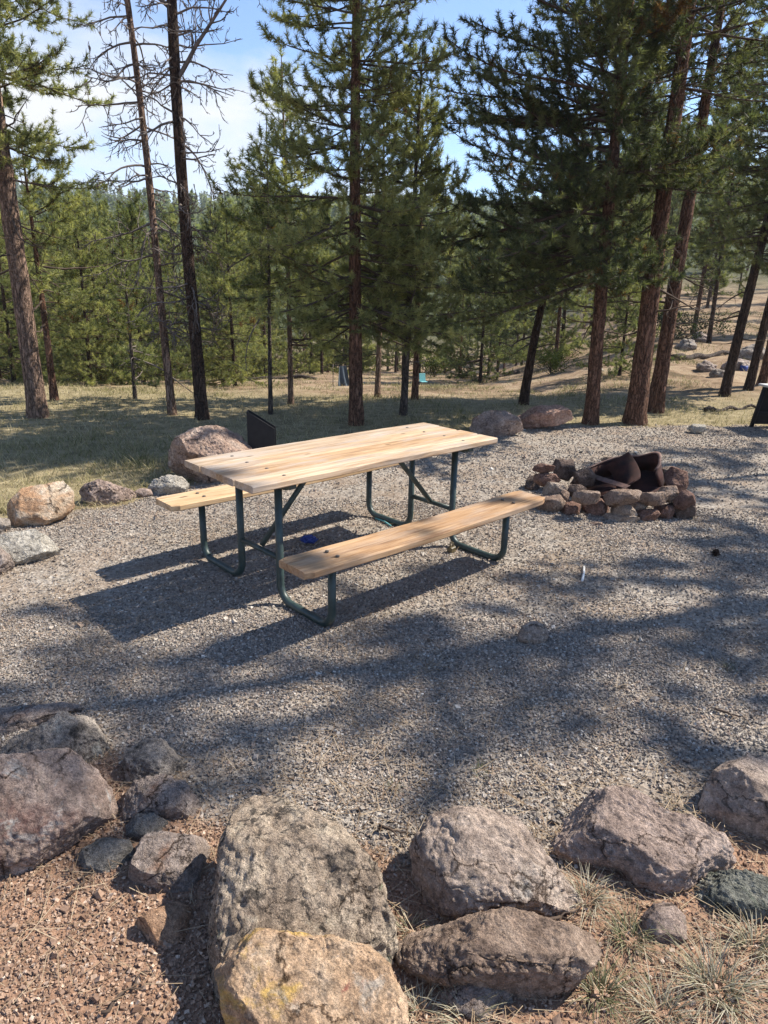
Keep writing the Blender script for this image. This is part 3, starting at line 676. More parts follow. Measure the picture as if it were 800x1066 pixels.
BLK = (0.035, 0.032, 0.030)
RK_TAN = mat_rock('rock_tan', ((0.230, 0.172, 0.138), (0.414, 0.322, 0.259), (0.575, 0.466, 0.380)), 5, lichen=((0.085, 0.075, 0.068), .60), patches=(((.42, .40, .36), .60, .1, 3.5, .6),))
RK_PINK = mat_rock('rock_pink', ((0.20, 0.145, 0.118), (0.36, 0.27, 0.222), (0.50, 0.39, 0.325)), 5, lichen=((0.10, 0.088, 0.08), .61), stain=None, patches=(((.50, .26, .16), .52, .08, 4, .85, (-.15, .45, .75, -.24)), ((.40, .38, .35), .62, .06, 11, .7),))
RK_RED = mat_rock('rock_red', ((0.178, 0.124, 0.103), (0.333, 0.247, 0.201), (0.494, 0.385, 0.316)), 4, lichen=((0.40, 0.37, 0.34), .58), stain=((0.16, 0.085, 0.072), .53), patches=((BLK, .62, .05, 12, .7), ((.30, .27, .19), .6, .1, 5, .6)))
RK_GREY = mat_rock('rock_grey', ((0.115, 0.103, 0.092), (0.276, 0.236, 0.201), (0.517, 0.443, 0.368)), 6, lichen=((0.40, 0.385, 0.34), .57), patches=((BLK, .57, .08, 8, .8),))
RK_BROWN = mat_rock('rock_brown', ((0.161, 0.128, 0.108), (0.329, 0.262, 0.222), (0.497, 0.410, 0.352)), 7, stain=((0.26, 0.135, 0.08), .62), lichen=((.38, .35, .31), .60), patches=((BLK, .60, .06, 10, .7),))
RK_BLUE = mat_rock('rock_blue', ((0.12, 0.112, 0.10), (0.235, 0.212, 0.185), (0.37, 0.335, 0.29)), 8, patches=(((.22, .145, .10), .58, .1, 6, .7),))
RK_LICHEN = mat_rock('rock_lichen', ((0.18, 0.135, 0.10), (0.38, 0.295, 0.22), (0.55, 0.45, 0.34)), 6, lichen=((0.33, 0.34, 0.22), .63), stain=((0.45, 0.28, 0.16), .64), speck=.7, patches=((BLK, .56, .10, 5, .85, (.35, .1, -.1, 0)), ((.42, .24, .13), .60, .1, 6, .7, (-.1, .5, .5, -.28)), ((.56, .47, .35), .58, .08, 12, .7), (BLK, .54, .06, 24, .85)))
RK_ORANGE = mat_rock('rock_orange', ((0.30, 0.19, 0.12), (0.52, 0.35, 0.22), (0.64, 0.49, 0.35)), 4.5, lichen=((0.30, 0.10, 0.075), .64), stain=None, patches=(((.62, .40, .11), .62, .10, 7, .85, (-.75, .15, .25, -.02)), ((.24, .165, .135), .60, .1, 3.2, .7), ((.56, .50, .42), .61, .07, 8, .7)))
RK_GREEN = mat_rock('rock_green', ((0.086, 0.086, 0.075), (0.218, 0.218, 0.182), (0.425, 0.408, 0.345)), 8, lichen=((0.10, 0.115, 0.09), .55), patches=((BLK, .58, .07, 9, .8), ((.42, .41, .36), .60, .07, 10, .7)))
RK_PALE = mat_rock('rock_pale', ((0.26, 0.23, 0.19), (0.46, 0.42, 0.355), (0.58, 0.54, 0.47)), 6, lichen=((0.22, 0.19, 0.16), .60))
RK_CREAM = mat_rock('rock_cream', ((0.36, 0.24, 0.15), (0.50, 0.39, 0.28), (0.60, 0.54, 0.45)), 3.5, stain=((0.46, 0.26, 0.14), .48), patches=(((.16, .13, .11), .60, .07, 8, .7),))
UP = (0, 0, 1)
G_FRONT = 'rocks lining the front of the pad'
rock('big reddish boulder cut off by the left edge, with a pale band across its face', [(-45, 800), (-10, 788), (25, 775), (55, 776), (85, 798), (112, 820), (126, 836), (122, 850), (95, 865), (75, 880), (40, 905), (20, 925), (5, 933), (-25, 925), (-50, 880)], RK_RED, 101, 6, .85, [(0.1, -0.55, .85, .62), (0.35, -.95, -.1, .72)], .03, tilt=0.35, group=G_FRONT, nfac=-2)
rock('dark grey angular rock behind the big reddish boulder', [(-12, 790), (10, 768), (40, 757), (62, 745), (104, 741), (112, 765), (120, 800), (112, 815), (80, 812), (30, 812)], RK_GREY, 102, 6, .8, [(-.35, -.2, .9, .6), (.7, -.7, .2, .6), (.1, -.9, .3, .7)], .045, base=(105, 806), tilt=0.30, group=G_FRONT, nfac=2)
rock('long flat grey slab at the back of the left rock pile', [(-40, 742), (0, 738), (50, 736), (100, 738), (102, 745), (60, 752), (40, 760), (0, 774), (-40, 778)], RK_BROWN, 103, 5, 1.0, [(0, 0, 1, .6)], .04, tilt=0.30, group=G_FRONT, nfac=2)
rock('rounded grey brown rock at the top of the small left heap', [(128, 795), (136, 778), (150, 767), (172, 770), (186, 785), (194, 803), (188, 818), (160, 826), (133, 822)], RK_GREY, 104, 5, .8, [(0, -.2, 1, .7)], .05, tilt=0.40, group=G_FRONT)
rock('lumpy grey rock with a rusty right side, below the rounded grey brown rock', [(128, 838), (140, 812), (168, 803), (192, 818), (208, 838), (205, 858), (190, 866), (150, 868), (130, 860)], RK_BROWN, 105, 5, .8, [(0, -.3, 1, .7)], .06, tilt=0.35, group=G_FRONT)
rock('small blue grey rock wedged under the lumpy grey rock', [(130, 858), (142, 847), (160, 846), (176, 856), (172, 874), (150, 882), (134, 876)], RK_BLUE, 106, 4, .8, (), .05, group=G_FRONT)
rock('flat blue grey stone beside the big reddish boulder', [(79, 893), (92, 876), (114, 867), (136, 878), (143, 892), (132, 913), (105, 920), (86, 914)], RK_BLUE, 107, 5, .8, [(0, -.2, 1, .6), (-.2, -1, .3, .75)], .035, tilt=0.45, group=G_FRONT)
rock('square topped pinkish grey block in the middle of the left heap', [(134, 908), (152, 866), (182, 862), (214, 867), (223, 874), (214, 893), (202, 930), (186, 946), (155, 948), (138, 935)], RK_BROWN, 108, 6, .9, [(0.05, -.25, 1, .55), (-.5, -.9, .05, .7)], .03, tilt=0.45, group=G_FRONT, nfac=1)
rock('small sunlit orange stone below the square topped block', [(139, 961), (160, 948), (184, 937), (200, 944), (203, 962), (196, 990), (182, 997), (158, 982)], mat_rock('rock_warm', ((0.24, 0.13, 0.08), (0.42, 0.26, 0.165), (0.52, 0.36, 0.25)), 8), 109, 5, .9, [(.3, -.4, .9, .6), (-.6, -.75, .1, .6)], .025, tilt=0.35, group=G_FRONT, nfac=1)
rock('largest craggy boulder in front, crusted with black and pale lichen', [(206, 1085), (210, 1010), (216, 960), (226, 905), (241, 856), (254, 833), (274, 823), (298, 827), (318, 846), (345, 858), (366, 876), (384, 898), (398, 914), (404, 935), (412, 962), (412, 995), (395, 1040), (330, 1085)], RK_LICHEN, 110, 6, .50, [(.25, -.45, .9, .80), (.55, -.75, .35, .78), (-.95, -.2, .2, .9)], .032, base=(300, 1075), tilt=0.34, group=G_FRONT, nfac=-6, crack=.012, crag=.008)
rock('yellow and orange slab leaning on the largest craggy boulder', [(226, 992), (248, 976), (282, 969), (340, 975), (386, 986), (408, 1008), (425, 1042), (424, 1085), (390, 1110), (250, 1110), (236, 1050)], RK_ORANGE, 111, 6, .55, [(.1, -.45, .95, .55), (-.5, -.8, .3, .7)], .03, base=(330, 1100), tilt=0.45, group=G_FRONT, nfac=-5, lift=.12, crack=.010)
rock('small orange chunk stuck to the right of the largest boulder', [(376, 925), (385, 917), (400, 921), (403, 938), (398, 948), (380, 946)], RK_ORANGE, 112, 4, .9, (), .04, group=G_FRONT, lift=.06)
rock('tan cracked boulder in the front middle, resting on a long slab', [(420, 945), (428, 915), (430, 893), (428, 880), (446, 855), (476, 846), (520, 847), (543, 854), (556, 870), (590, 893), (606, 912), (612, 935), (585, 958), (540, 965), (470, 962), (440, 962)], RK_TAN, 113, 6, .8, [(.15, -.35, .95, .72), (.55, -.6, .5, .75), (-.85, -.5, .1, .72)], .035, tilt=0.42, group=G_FRONT, nfac=-3, crack=.016, lift=.02)
rock('long brown slab with pitted face lying below the tan boulder', [(408, 985), (422, 972), (455, 960), (500, 951), (560, 949), (600, 954), (618, 970), (630, 990), (612, 1010), (585, 1032), (550, 1040), (500, 1037), (450, 1022), (418, 1005)], mat_rock('rock_slab', ((0.15, 0.10, 0.075), (0.30, 0.215, 0.16), (0.43, 0.325, 0.25)), 5, lichen=((0.44, 0.36, 0.28), .64), stain=((0.25, 0.075, 0.06), .68)), 114, 6, 1.0, [(0.05, -.1, 1, .55), (0, -1, -.15, .7)], .035, tilt=0.25, group=G_FRONT, nfac=1, lift=.06, crack=.012)
rock('wide pinkish boulder with orange crest, right of the tan boulder', [(560, 874), (585, 852), (625, 831), (655, 827), (676, 836), (692, 848), (722, 853), (748, 872), (763, 893), (764, 906), (738, 912), (716, 925), (692, 938), (668, 930), (650, 912), (605, 905), (575, 890)], RK_PINK, 115, 6, .8, [(.1, -.3, 1, .65), (.5, -.8, .1, .75)], .04, tilt=0.45, group=G_FRONT, nfac=-5)
rock('rounded tan boulder cut off by the right edge', [(727, 842), (734, 818), (754, 797), (785, 787), (830, 792), (850, 830), (842, 872), (800, 884), (760, 872), (735, 858)], RK_TAN, 116, 6, .85, [(0, -.4, .9, .75)], .03, tilt=0.35, group=G_FRONT, nfac=2)
rock('green grey lichen rock low at the right edge', [(704, 935), (712, 918), (735, 908), (765, 909), (800, 914), (830, 928), (832, 955), (800, 966), (750, 964), (715, 958)], RK_GREEN, 117, 6, .8, [(0, -.3, 1, .65)], .06, tilt=0.35, group=G_FRONT, nfac=3)
rock('small brown stone half buried between the pinkish and lichen rocks', [(668, 955), (680, 941), (700, 940), (714, 953), (716, 978), (690, 985), (670, 978)], RK_PINK, 118, 4, .8, (), .04, group=G_FRONT)
rock('grey stone peeping from under the long brown slab', [(455, 1035), (480, 1020), (520, 1022), (535, 1042), (525, 1062), (475, 1064)], RK_BROWN, 119, 4, .8, (), .05, group=G_FRONT)

G_BACK = 'rocks lining the back of the pad'
rock('orange and cream broken block at the left edge of the pad', [(7, 540), (9, 524), (26, 508), (48, 504), (66, 500), (77, 512), (78, 528), (66, 538), (50, 546), (14, 554)], RK_CREAM, 121, 5, .9, [(.2, -.6, .6, .6), (.6, -.6, .3, .65), (-.2, -.9, .1, .7)], .025, tilt=0.20, group=G_BACK, nfac=2)
rock('low pale grey rock sloping towards the gravel, left edge', [(-20, 566), (5, 556), (35, 551), (50, 560), (64, 577), (40, 586), (10, 594), (-15, 594)], RK_PALE, 122, 5, .9, [(.2, -.4, .9, .6)], .04, tilt=0.20, group=G_BACK)
rock('rusty brown rock cut off by the left edge', [(-30, 570), (-5, 565), (10, 578), (16, 590), (8, 600), (-10, 604), (-30, 600)], RK_BROWN, 123, 4, .9, (), .05, group=G_BACK)
rock('small dark rock left behind the orange and cream block', [(-15, 545), (-5, 538), (10, 540), (12, 552), (0, 558), (-14, 556)], RK_GREY, 124, 4, .9, (), .05, group=G_BACK)
rock('low reddish grey rock behind the gravel, between block and round boulder', [(82, 514), (90, 503), (104, 499), (120, 506), (138, 512), (146, 520), (120, 526), (92, 528)], RK_PINK, 125, 5, .9, (), .06, group=G_BACK)
rock('small flat pink stone between two low rocks at the back', [(138, 514), (148, 508), (157, 510), (160, 517), (148, 520)], RK_PINK, 126, 3, .9, (), .04, group=G_BACK)
rock('small pale rounded rock in front of the big round boulder', [(153, 511), (160, 499), (174, 494), (188, 497), (198, 508), (190, 516), (165, 518)], RK_PALE, 127, 5, .9, (), .05, group=G_BACK)
rock('big round boulder behind the table, left of the black grill', [(174, 488), (177, 468), (186, 455), (202, 446), (228, 443), (248, 450), (262, 464), (272, 484), (262, 500), (200, 506), (180, 500)], mat_rock('rock_round', ((0.20, 0.13, 0.10), (0.36, 0.25, 0.19), (0.50, 0.39, 0.31)), 4, lichen=((0.17, 0.13, 0.11), .60)), 128, 6, 1.1, [(-.7, -.7, .1, .7), (.3, -.3, .9, .8)], .04, group=G_BACK, nfac=3)
rock('rounded brown rock right behind the far table corner', [(489, 448), (494, 436), (506, 428), (526, 427), (541, 435), (546, 447), (530, 456), (498, 456)], RK_PINK, 129, 5, 1.0, (), .05, group=G_BACK)
rock('longer pink rock right of the rounded brown one', [(530, 443), (540, 432), (556, 423), (580, 421), (594, 428), (596, 437), (580, 443), (545, 448)], mat_rock('rock_rose', ((0.22, 0.12, 0.09), (0.40, 0.25, 0.19), (0.52, 0.36, 0.28)), 4), 130, 5, 1.0, [(0, -.4, .9, .7)], .05, group=G_BACK)
rock('small flat rock in the needles left of the right edge', [(715, 446), (722, 441), (734, 442), (735, 449), (722, 452)], RK_PALE, 131, 4, 1.0, (), .05, group=G_BACK)
rock('single rough stone lying alone on the open gravel', [(539, 662), (543, 651), (556, 647), (567, 650), (571, 661), (566, 672), (550, 675), (541, 671)], RK_TAN, 132, 5, .95, (), .08, nfac=3)
rock('low buried rock at the far right edge of the pad', [(600, 452), (612, 446), (630, 447), (632, 454), (612, 458)], RK_TAN, 133, 4, 1.0, (), .05, group=G_BACK) if False else None

# ------------------------------------------------------------------ fire pit
SOOT = mat_rock('stone_sooty', ((0.06, 0.044, 0.036), (0.15, 0.108, 0.088), (0.25, 0.185, 0.15)), 12)
ST_TAN = mat_rock('stone_tan', ((0.18, 0.12, 0.09), (0.32, 0.225, 0.17), (0.43, 0.33, 0.26)), 10, stain=((0.15, 0.10, 0.08), .58))
ST_PALE = mat_rock('stone_pale', ((0.24, 0.18, 0.14), (0.38, 0.295, 0.23), (0.50, 0.41, 0.33)), 10)
ST_RED = mat_rock('stone_red', ((0.13, 0.075, 0.058), (0.24, 0.14, 0.105), (0.33, 0.21, 0.165)), 10)
FP = [  # cx, cy, rx, ry in a 4x crop at (540,460); material; lift of its bed; label
    (100, 112, 44, 18, ST_RED, .26, 'flat reddish stone topping the left heap of the fire pit'),
    (195, 118, 52, 40, SOOT, .12, 'largest grey stone at the back left of the fire pit'),
    (112, 156, 55, 28, ST_RED, .14, 'brown stone under the flat reddish one in the left heap'),
    (62, 178, 30, 34, SOOT, .0, 'dark stone at the far left end of the fire pit'),
    (152, 202, 52, 34, ST_PALE, .12, 'pale angular stone in the middle of the left heap'),
    (142, 255, 66, 40, ST_TAN, .0, 'broad tan stone at the foot of the left heap'),
    (194, 225, 19, 24, ST_TAN, .10, 'small upright stone on the left heap'),
    (215, 278, 40, 28, ST_RED, .0, 'reddish square stone right of the left heap foot'),
    (240, 202, 36, 24, SOOT, .14, 'dark small stone beside the rusty ring at left'),
    (288, 228, 54, 30, ST_TAN, .14, 'bright tan stone on the front rim, left of the long one'),
    (318, 284, 60, 42, ST_RED, .0, 'brown rounded stone on the bottom row below the bright tan one'),
    (432, 228, 78, 32, ST_TAN, .15, 'longest tan stone on the top of the front rim'),
    (434, 286, 50, 32, ST_PALE, .04, 'rounded pale stone below the longest tan stone'),
    (500, 272, 36, 18, ST_PALE, .07, 'small pale flat stone right of the rounded pale one'),
    (424, 322, 66, 22, ST_PALE, .0, 'pale wedge lying in front of the fire pit'),
    (526, 308, 52, 28, ST_RED, .0, 'brown stone at the bottom right of the pale wedge'),
    (560, 234, 62, 26, ST_TAN, .13, 'long brown stone on the front rim, right of the longest'),
    (622, 214, 46, 32, ST_TAN, .14, 'rounded tan stone on the right top of the rim'),
    (604, 290, 42, 32, ST_RED, .0, 'reddish stone low on the right of the front'),
    (690, 240, 46, 36, ST_RED, .10, 'brown stone at the right end of the rim'),
    (684, 284, 56, 36, SOOT, .0, 'low grey brown stone at the right foot of the fire pit'),
    (272, 150, 40, 34, SOOT, .10, 'sooty stone behind the rusty ring at left'),
    (655, 165, 44, 52, ST_RED, .06, 'tall dark red stone at the right behind the ring'),
    (372, 76, 24, 16, SOOT, .20, 'small dark stone behind the top of the rusty ring'),
    (622, 118, 22, 16, ST_PALE, .22, 'small pale stone on the back right of the rim'),
    (320, 345, 34, 14, ST_TAN, .0, 'chip of stone lying left of the pale wedge'),
]
for k, (cx, cy, rx, ry, mt, lf, lab) in enumerate(FP):
    rg = np.random.default_rng(300 + k); n = int(rg.integers(6, 9)); an = np.arange(n)*2*PI/n + rg.uniform(0, .9) + rg.uniform(-.25, .25, n); rr = rg.uniform(.80, 1.2, n)
    ol = [(540 + (cx + 1.12*rx*rr[i]*math.copysign(abs(math.cos(an[i]))**.8, math.cos(an[i])))/4, 460 + (cy + 1.12*ry*rr[i]*math.copysign(abs(math.sin(an[i]))**.8, math.sin(an[i])))/4) for i in range(n)]
    rock(lab, ol, mt, 400 + k, 4, 1.3, (), .05, .4, .68, None, 'stones of the fire pit', 'stone', 'stone', lf, 8)
pc = ground(655, 535); pc = np.array([pc[0], pc[1] + .42, 0.0])
RUST = Mat('rusty_steel', .85, .3); rv = RUST.coord(); rn = RUST.noise(rv, 9, 7, .65)
RUST.color(RUST.ramp(rn, [(.3, (.016, .010, .010)), (.5, (.045, .018, .015)), (.7, (.085, .034, .024))])); RUST.bump(RUST.noise(rv, 40, 4), .4, .006); RUST.b.inputs['Metallic'].default_value = .15
RUST2 = mat_simple('worn_steel', (.13, .075, .06), .7, .4, .4, 25)
fr = thing('fire_ring', 'rusty steel fire ring tipped over inside the stone circle', 'fire ring', tuple(pc + np.array([.06, 0.06, .05])))
fr.rotation_euler = (math.radians(4), math.radians(-22), math.radians(6)); fr.scale = (1.12, .95, .85)
def band(r0, r1, h, z0, seg=64, a0=0, a1=2*PI):
    full = abs(a1 - a0 - 2*PI) < 1e-6; n = seg + (0 if full else 1); th = a0 + (a1-a0)*np.arange(n)/seg
    prof = [(r0, z0), (r1, z0), (r1, z0+h), (r0, z0+h)]
    V = np.array([[r*math.cos(t), r*math.sin(t), z] for t in th for r, z in prof]); Q = []
    for i in range(seg):
        j = (i+1) % n
        for k in range(4): Q.append((i*4+k, j*4+k, j*4+(k+1) % 4, i*4+(k+1) % 4))
    if not full: Q += [(0, 1, 2, 3), ((n-1)*4+3, (n-1)*4+2, (n-1)*4+1, (n-1)*4)]
    return V, Q
def dent(V, Q):                                        # battered out of round, its lip buckled
    a = np.arctan2(V[:, 1], V[:, 0]); k = 1 + .07*np.sin(2*a + .6) + .035*np.sin(5*a + 1) + .02*np.sin(9*a)
    V = V.copy(); V[:, :2] *= (1 + (k - 1)*(.4 + 3*V[:, 2:3].ravel()))[:, None]; V[:, 2] += V[:, 2]*(.08*np.sin(3*a + 2) + .05*np.sin(7*a)); return V, Q
m = MB(); m.add(*dent(*band(.345, .355, .19, 0, 56, -.75, 4.25))); bx = obj('ring_wall', m.mesh('ring_wall', [RUST.m]), fr)
m = MB(); m.add(*dent(*band(.342, .366, .010, .192, 40, -.70, 2.6))); obj('rim', m.mesh('rim', [RUST2]), fr)
m = MB(); m.box((-.10, .0, .203), (.055, .66, .008), np.array(Matrix.Rotation(.25, 3, 'Z')), .003); obj('flat_bar', m.mesh('flat_bar', [RUST2], False), fr)
V_, Q_ = band(.30, .308, .22, 0, 24, -.9, .9); V_ = V_ - [.30, 0, .11]; R_ = np.array(Matrix.Rotation(math.radians(62), 3, 'Y') @ Matrix.Rotation(.35, 3, 'X')); V_ = V_ @ R_.T + [.10, .02, .09]
m = MB(); m.add(V_, Q_); obj('bent_plate', m.mesh('bent_plate', [RUST.m]), fr)
m = MB(); m.add(*band(.0, .343, .008, .012)); obj('pan', m.mesh('pan', [RUST.m]), fr)
rg = np.random.default_rng(9); m = MB()

# ------------------------------------------------------------------ picnic table
YAW = 0.7555; TC = np.array([-.1885, 4.2052, 0.0])
tb_ = thing('picnic_table', 'wooden picnic table with green black bent tube frame standing on the gravel', 'picnic table', tuple(TC), YAW)
def mat_wood(name, a, b, cc, dark, sc=1.0, grey=0.5):
    M = Mat(name, .75, .25); v = M.coord((1.6*sc, 22*sc, 22*sc)); t = M.attr('tint')
    off = M.n('ShaderNodeVectorMath', operation='ADD'); cmb = M.n('ShaderNodeCombineXYZ'); M.l(M.math('MULTIPLY', t, 37.0), cmb.inputs[0]); M.l(M.math('MULTIPLY', t, 91.0), cmb.inputs[1])
    M.l(v, off.inputs[0]); M.l(cmb.outputs[0], off.inputs[1]); vv = off.outputs[0]
    g = M.noise(vv, 1.2, 6, .62, 1.2); c = M.ramp(g, [(.25, dark), (.42, a), (.58, b), (.75, cc)])
    c = M.mix(1.0, c, M.ramp(t, [(0, (.72, .62, .50)), (.35, (1.0, .88, .74)), (.6, (1.12, 1.10, 1.08)), (1, (.84, .86, .88))]), 'MULTIPLY')
    wgt = M.noise(M.coord((1.4, 5, 5), loc=(2, 3, 1)), 2.2, 5, .6); c = M.mix(M.ramp(wgt, [(.46, 0.0), (.66, grey)]), c, (.40, .36, .32))
    sn = M.noise(M.coord((2.2, 30, 30), loc=(5, 1, 4)), 1.0, 6, .65, .6); c = M.mix(M.ramp(sn, [(.50, 0.0), (.68, .55)]), c, M.mix(1.0, c, (.48, .42, .38), 'MULTIPLY'))
    kv = M.coord((2.6, 7.0, 7.0), loc=(.3, .7, 0)); kd = M.vor(kv, 1.0); c = M.mix(M.ramp(kd, [(.05, .85), (.10, 0.0)]), c, (.085, .045, .02))
    M.color(c); M.bump(g, .35, .004); return M.m
WOOD_TOP = mat_wood('wood_top', (.40, .285, .185), (.53, .40, .275), (.63, .51, .385), (.20, .13, .08), 1.0, .65)
WOOD_SEAT = mat_wood('wood_seat', (.35, .235, .145), (.46, .33, .215), (.55, .425, .30), (.17, .10, .06), 1.0, .35)
WOOD_GOLD = mat_wood('wood_gold', (.44, .305, .175), (.54, .395, .245), (.62, .475, .32), (.24, .15, .08), 1.0, .15)
GREEN = mat_simple('green_paint', (.030, .050, .047), .45, .5, .35, 18, .1)
LT, WT = 1.935, .705
def board(mb, x0, x1, yc, wd, zc, th, tint, seed, bow=0.0, round_l=0.0):
    """one sawn plank: eased edges, slight bow, worn rim"""
    n = 40; rg = np.random.default_rng(seed); xs = np.linspace(x0, x1, n); e = .006
    prof = np.array([(-wd/2+e, -th/2), (wd/2-e, -th/2), (wd/2, -th/2+e), (wd/2, th/2-e), (wd/2-e, th/2), (wd/4, th/2), (0, th/2), (-wd/4, th/2), (-wd/2+e, th/2), (-wd/2, th/2-e), (-wd/2, -th/2+e)])
    k = len(prof); V = []
    for i, x in enumerate(xs):
        sq = 1.0
        if round_l:
            d = min(x - x0, x1 - x); sq = 1 - max(0, 1 - d/round_l)**2*.16
        z = zc + bow*(1 - ((x - (x0+x1)/2)/((x1-x0)/2))**2)
        for (y, zz) in prof: V.append((x, yc + y*sq, z + zz))
    V = np.array(V); V += .0012*np.stack([0*V[:, 0], fbm(V*6, seed, 2), fbm(V*5, seed+5, 2)], -1)
    Q = [(i*k+j, (i+1)*k+j, (i+1)*k+(j+1) % k, i*k+(j+1) % k) for i in range(n-1) for j in range(k)]
    c0, c1 = len(V), len(V)+1; V = np.vstack([V, V[:k].mean(0), V[(n-1)*k:n*k].mean(0)])
    T = [(c0, j, (j+1) % k) for j in range(k)] + [(c1, (n-1)*k+(j+1) % k, (n-1)*k+j) for j in range(k)]
    mb.add(V, Q, T, tint)
m = MB(); nb = 4; g = .011; wd = (WT - g*(nb-1))/nb
for k, (tn, dx0, dx1) in enumerate(((.62, 0, 0), (.25, -.004, .006), (.48, .003, -.008), (.85, 0, .003))):
    board(m, -LT/2 + dx0, LT/2 + dx1, -WT/2 + wd/2 + k*(wd+g), wd, .76-.019, .038, tn, 60+k, .003)
obj('tabletop', m.mesh('tabletop', [WOOD_TOP], False), tb_)
m = MB(); board(m, -LT/2, LT/2, -.665, .243, .438-.019, .038, .3, 71, -.012, .05); obj('bench_seat', m.mesh('bench_seat', [WOOD_SEAT], False), tb_)
m = MB(); board(m, -LT/2, LT/2, .665, .243, .438-.019, .038, .55, 72, -.008, .05); o = obj('bench_seat', m.mesh('bench_seat', [WOOD_GOLD], False), tb_); o['label'] = 'bright golden bench seat on the far side'
BOLT = mat_simple('bolt_steel', (.10, .085, .07), .5, .5, .4, 60)
def bolt(x, y, z):
    m = MB(); m.tube([(x, y, z - .004), (x, y, z + .003), (x, y, z + .0045)], [.0105, .0105, .007], 12); obj('bolt', m.mesh('bolt', [BOLT]), tb_)
for bx_ in (-.715, .715):
    for k in range(4): bolt(bx_ + .006*((k % 2)*2 - 1), -WT/2 + wd/2 + k*(wd + g), .76)
    for s_ in (-1, 1): bolt(bx_, s_*.705, .438); bolt(bx_, s_*.62, .438)
def arc(c, r, a0, a1, n=8): return [(c[0] + r*math.cos(a0 + (a1-a0)*i/n), c[1] + r*math.sin(a0 + (a1-a0)*i/n)) for i in range(n+1)]
for ax in (-.715, .715):
    for s in (-1, 1):
        yz = [(.20, .718)] + arc((.20+.10, .125), .10, PI, 1.5*PI) + arc((.66-.09, .115), .09, 1.5*PI, 2*PI) + [(.66, .398)]
        P = [(ax, s*y, z) for y, z in yz]
        m = MB(); m.tube(P, .0215, 14); obj('leg', m.mesh('leg', [GREEN]), tb_)
    m = MB(); m.tube([(ax, -.20, .27), (ax, .20, .27)], .016, 10); obj('crossbar', m.mesh('crossbar', [GREEN]), tb_)
    m = MB(); m.box((ax, 0, .704), (.045, .60, .035), None, .003); m.box((ax, -.315, .71), (.045, .05, .022), None, .003); obj('top_bracket', m.mesh('top_bracket', [GREEN], False), tb_)
    for s in (-1, 1):
        m = MB(); m.box((ax, s*.665, .392), (.04, .20, .012), None, .002); obj('seat_bracket', m.mesh('seat_bracket', [GREEN], False), tb_)
    sx = 1 if ax > 0 else -1
    m = MB(); m.tube([(ax - sx*.012, 0, .285), (ax - sx*.40, 0, .70), (ax - sx*.50, 0, .712)], .017, 10); obj('brace', m.mesh('brace', [GREEN]), tb_)
def onlocal(u, v, z=0.0): return ground(u, v, z)
p = ground(470, 575); BRASS = mat_simple('dark_brass', (.10, .075, .035), .4, .6, .4, 40); 
m = MB(); m.box((0, 0, .022), (.06, .04, .04), None, .006); m.tube([(-.018, 0, .04), (-.018, 0, .062), (0, 0, .075), (.018, 0, .062), (.018, 0, .04)], .006, 8)
o = obj('padlock', m.mesh('padlock', [BRASS], False), None, tuple(p)); o.rotation_euler = (0, 0, .9); tag(o, 'small dark padlock lying by the far right table leg', 'padlock')
# litter under the table
BLUE = mat_simple('blue_plastic', (.025, .05, .24), .4, .5, .25, 30)
def crumple(name, label, u, v, size, mat, seed, cat):
    p = ground(u, v); V, Fc = ICO[4]; q = V*np.array(size) + .012*np.stack([fbm(V*3+seed, seed, 3), fbm(V*3+9, seed+1, 3), fbm(V*3+5, seed+2, 3)], -1)
    q[:, 2] -= q[:, 2].min() + .003; return tag(obj(name, mesh_from(name, q, Fc, [mat], False), None, tuple(p)), label, cat)
crumple('wrapper', 'crumpled blue wrapper on the gravel under the table', 322, 566, (.055, .032, .022), BLUE, 3, 'litter')
TEAL = mat_simple('teal_cord', (.10, .30, .31), .6, .4, .2, 30)
p0, p1 = ground(391, 541), ground(407, 549); m = MB(); m.tube([p0 + [0, 0, .012], (p0+p1)/2 + [.01, .01, .014], p1 + [0, 0, .012]], .007, 8)
org = (p0+p1)/2; tag(obj('tent_stake', mesh_from('tent_stake', np.vstack(m.V) - org, [np.vstack(m.Q), np.vstack(m.T)], [TEAL]), None, tuple(org)), 'thin teal stake lying beyond the near bench', 'stake')
WHITE = mat_simple('white_plastic', (.72, .71, .68), .5, .4, .08, 30)
p0, p1 = ground(606, 607), ground(608, 592); m = MB(); m.tube([p0 + [0, 0, .014], (p0+p1)/2 + [.004, 0, .016], p1 + [0, 0, .014]], .0075, 8); org = (p0+p1)/2
tag(obj('plastic_stick', mesh_from('plastic_stick', np.vstack(m.V) - org, [np.vstack(m.Q), np.vstack(m.T)], [WHITE]), None, tuple(org)), 'short white stick lying on the gravel in front of the fire pit', 'stick')

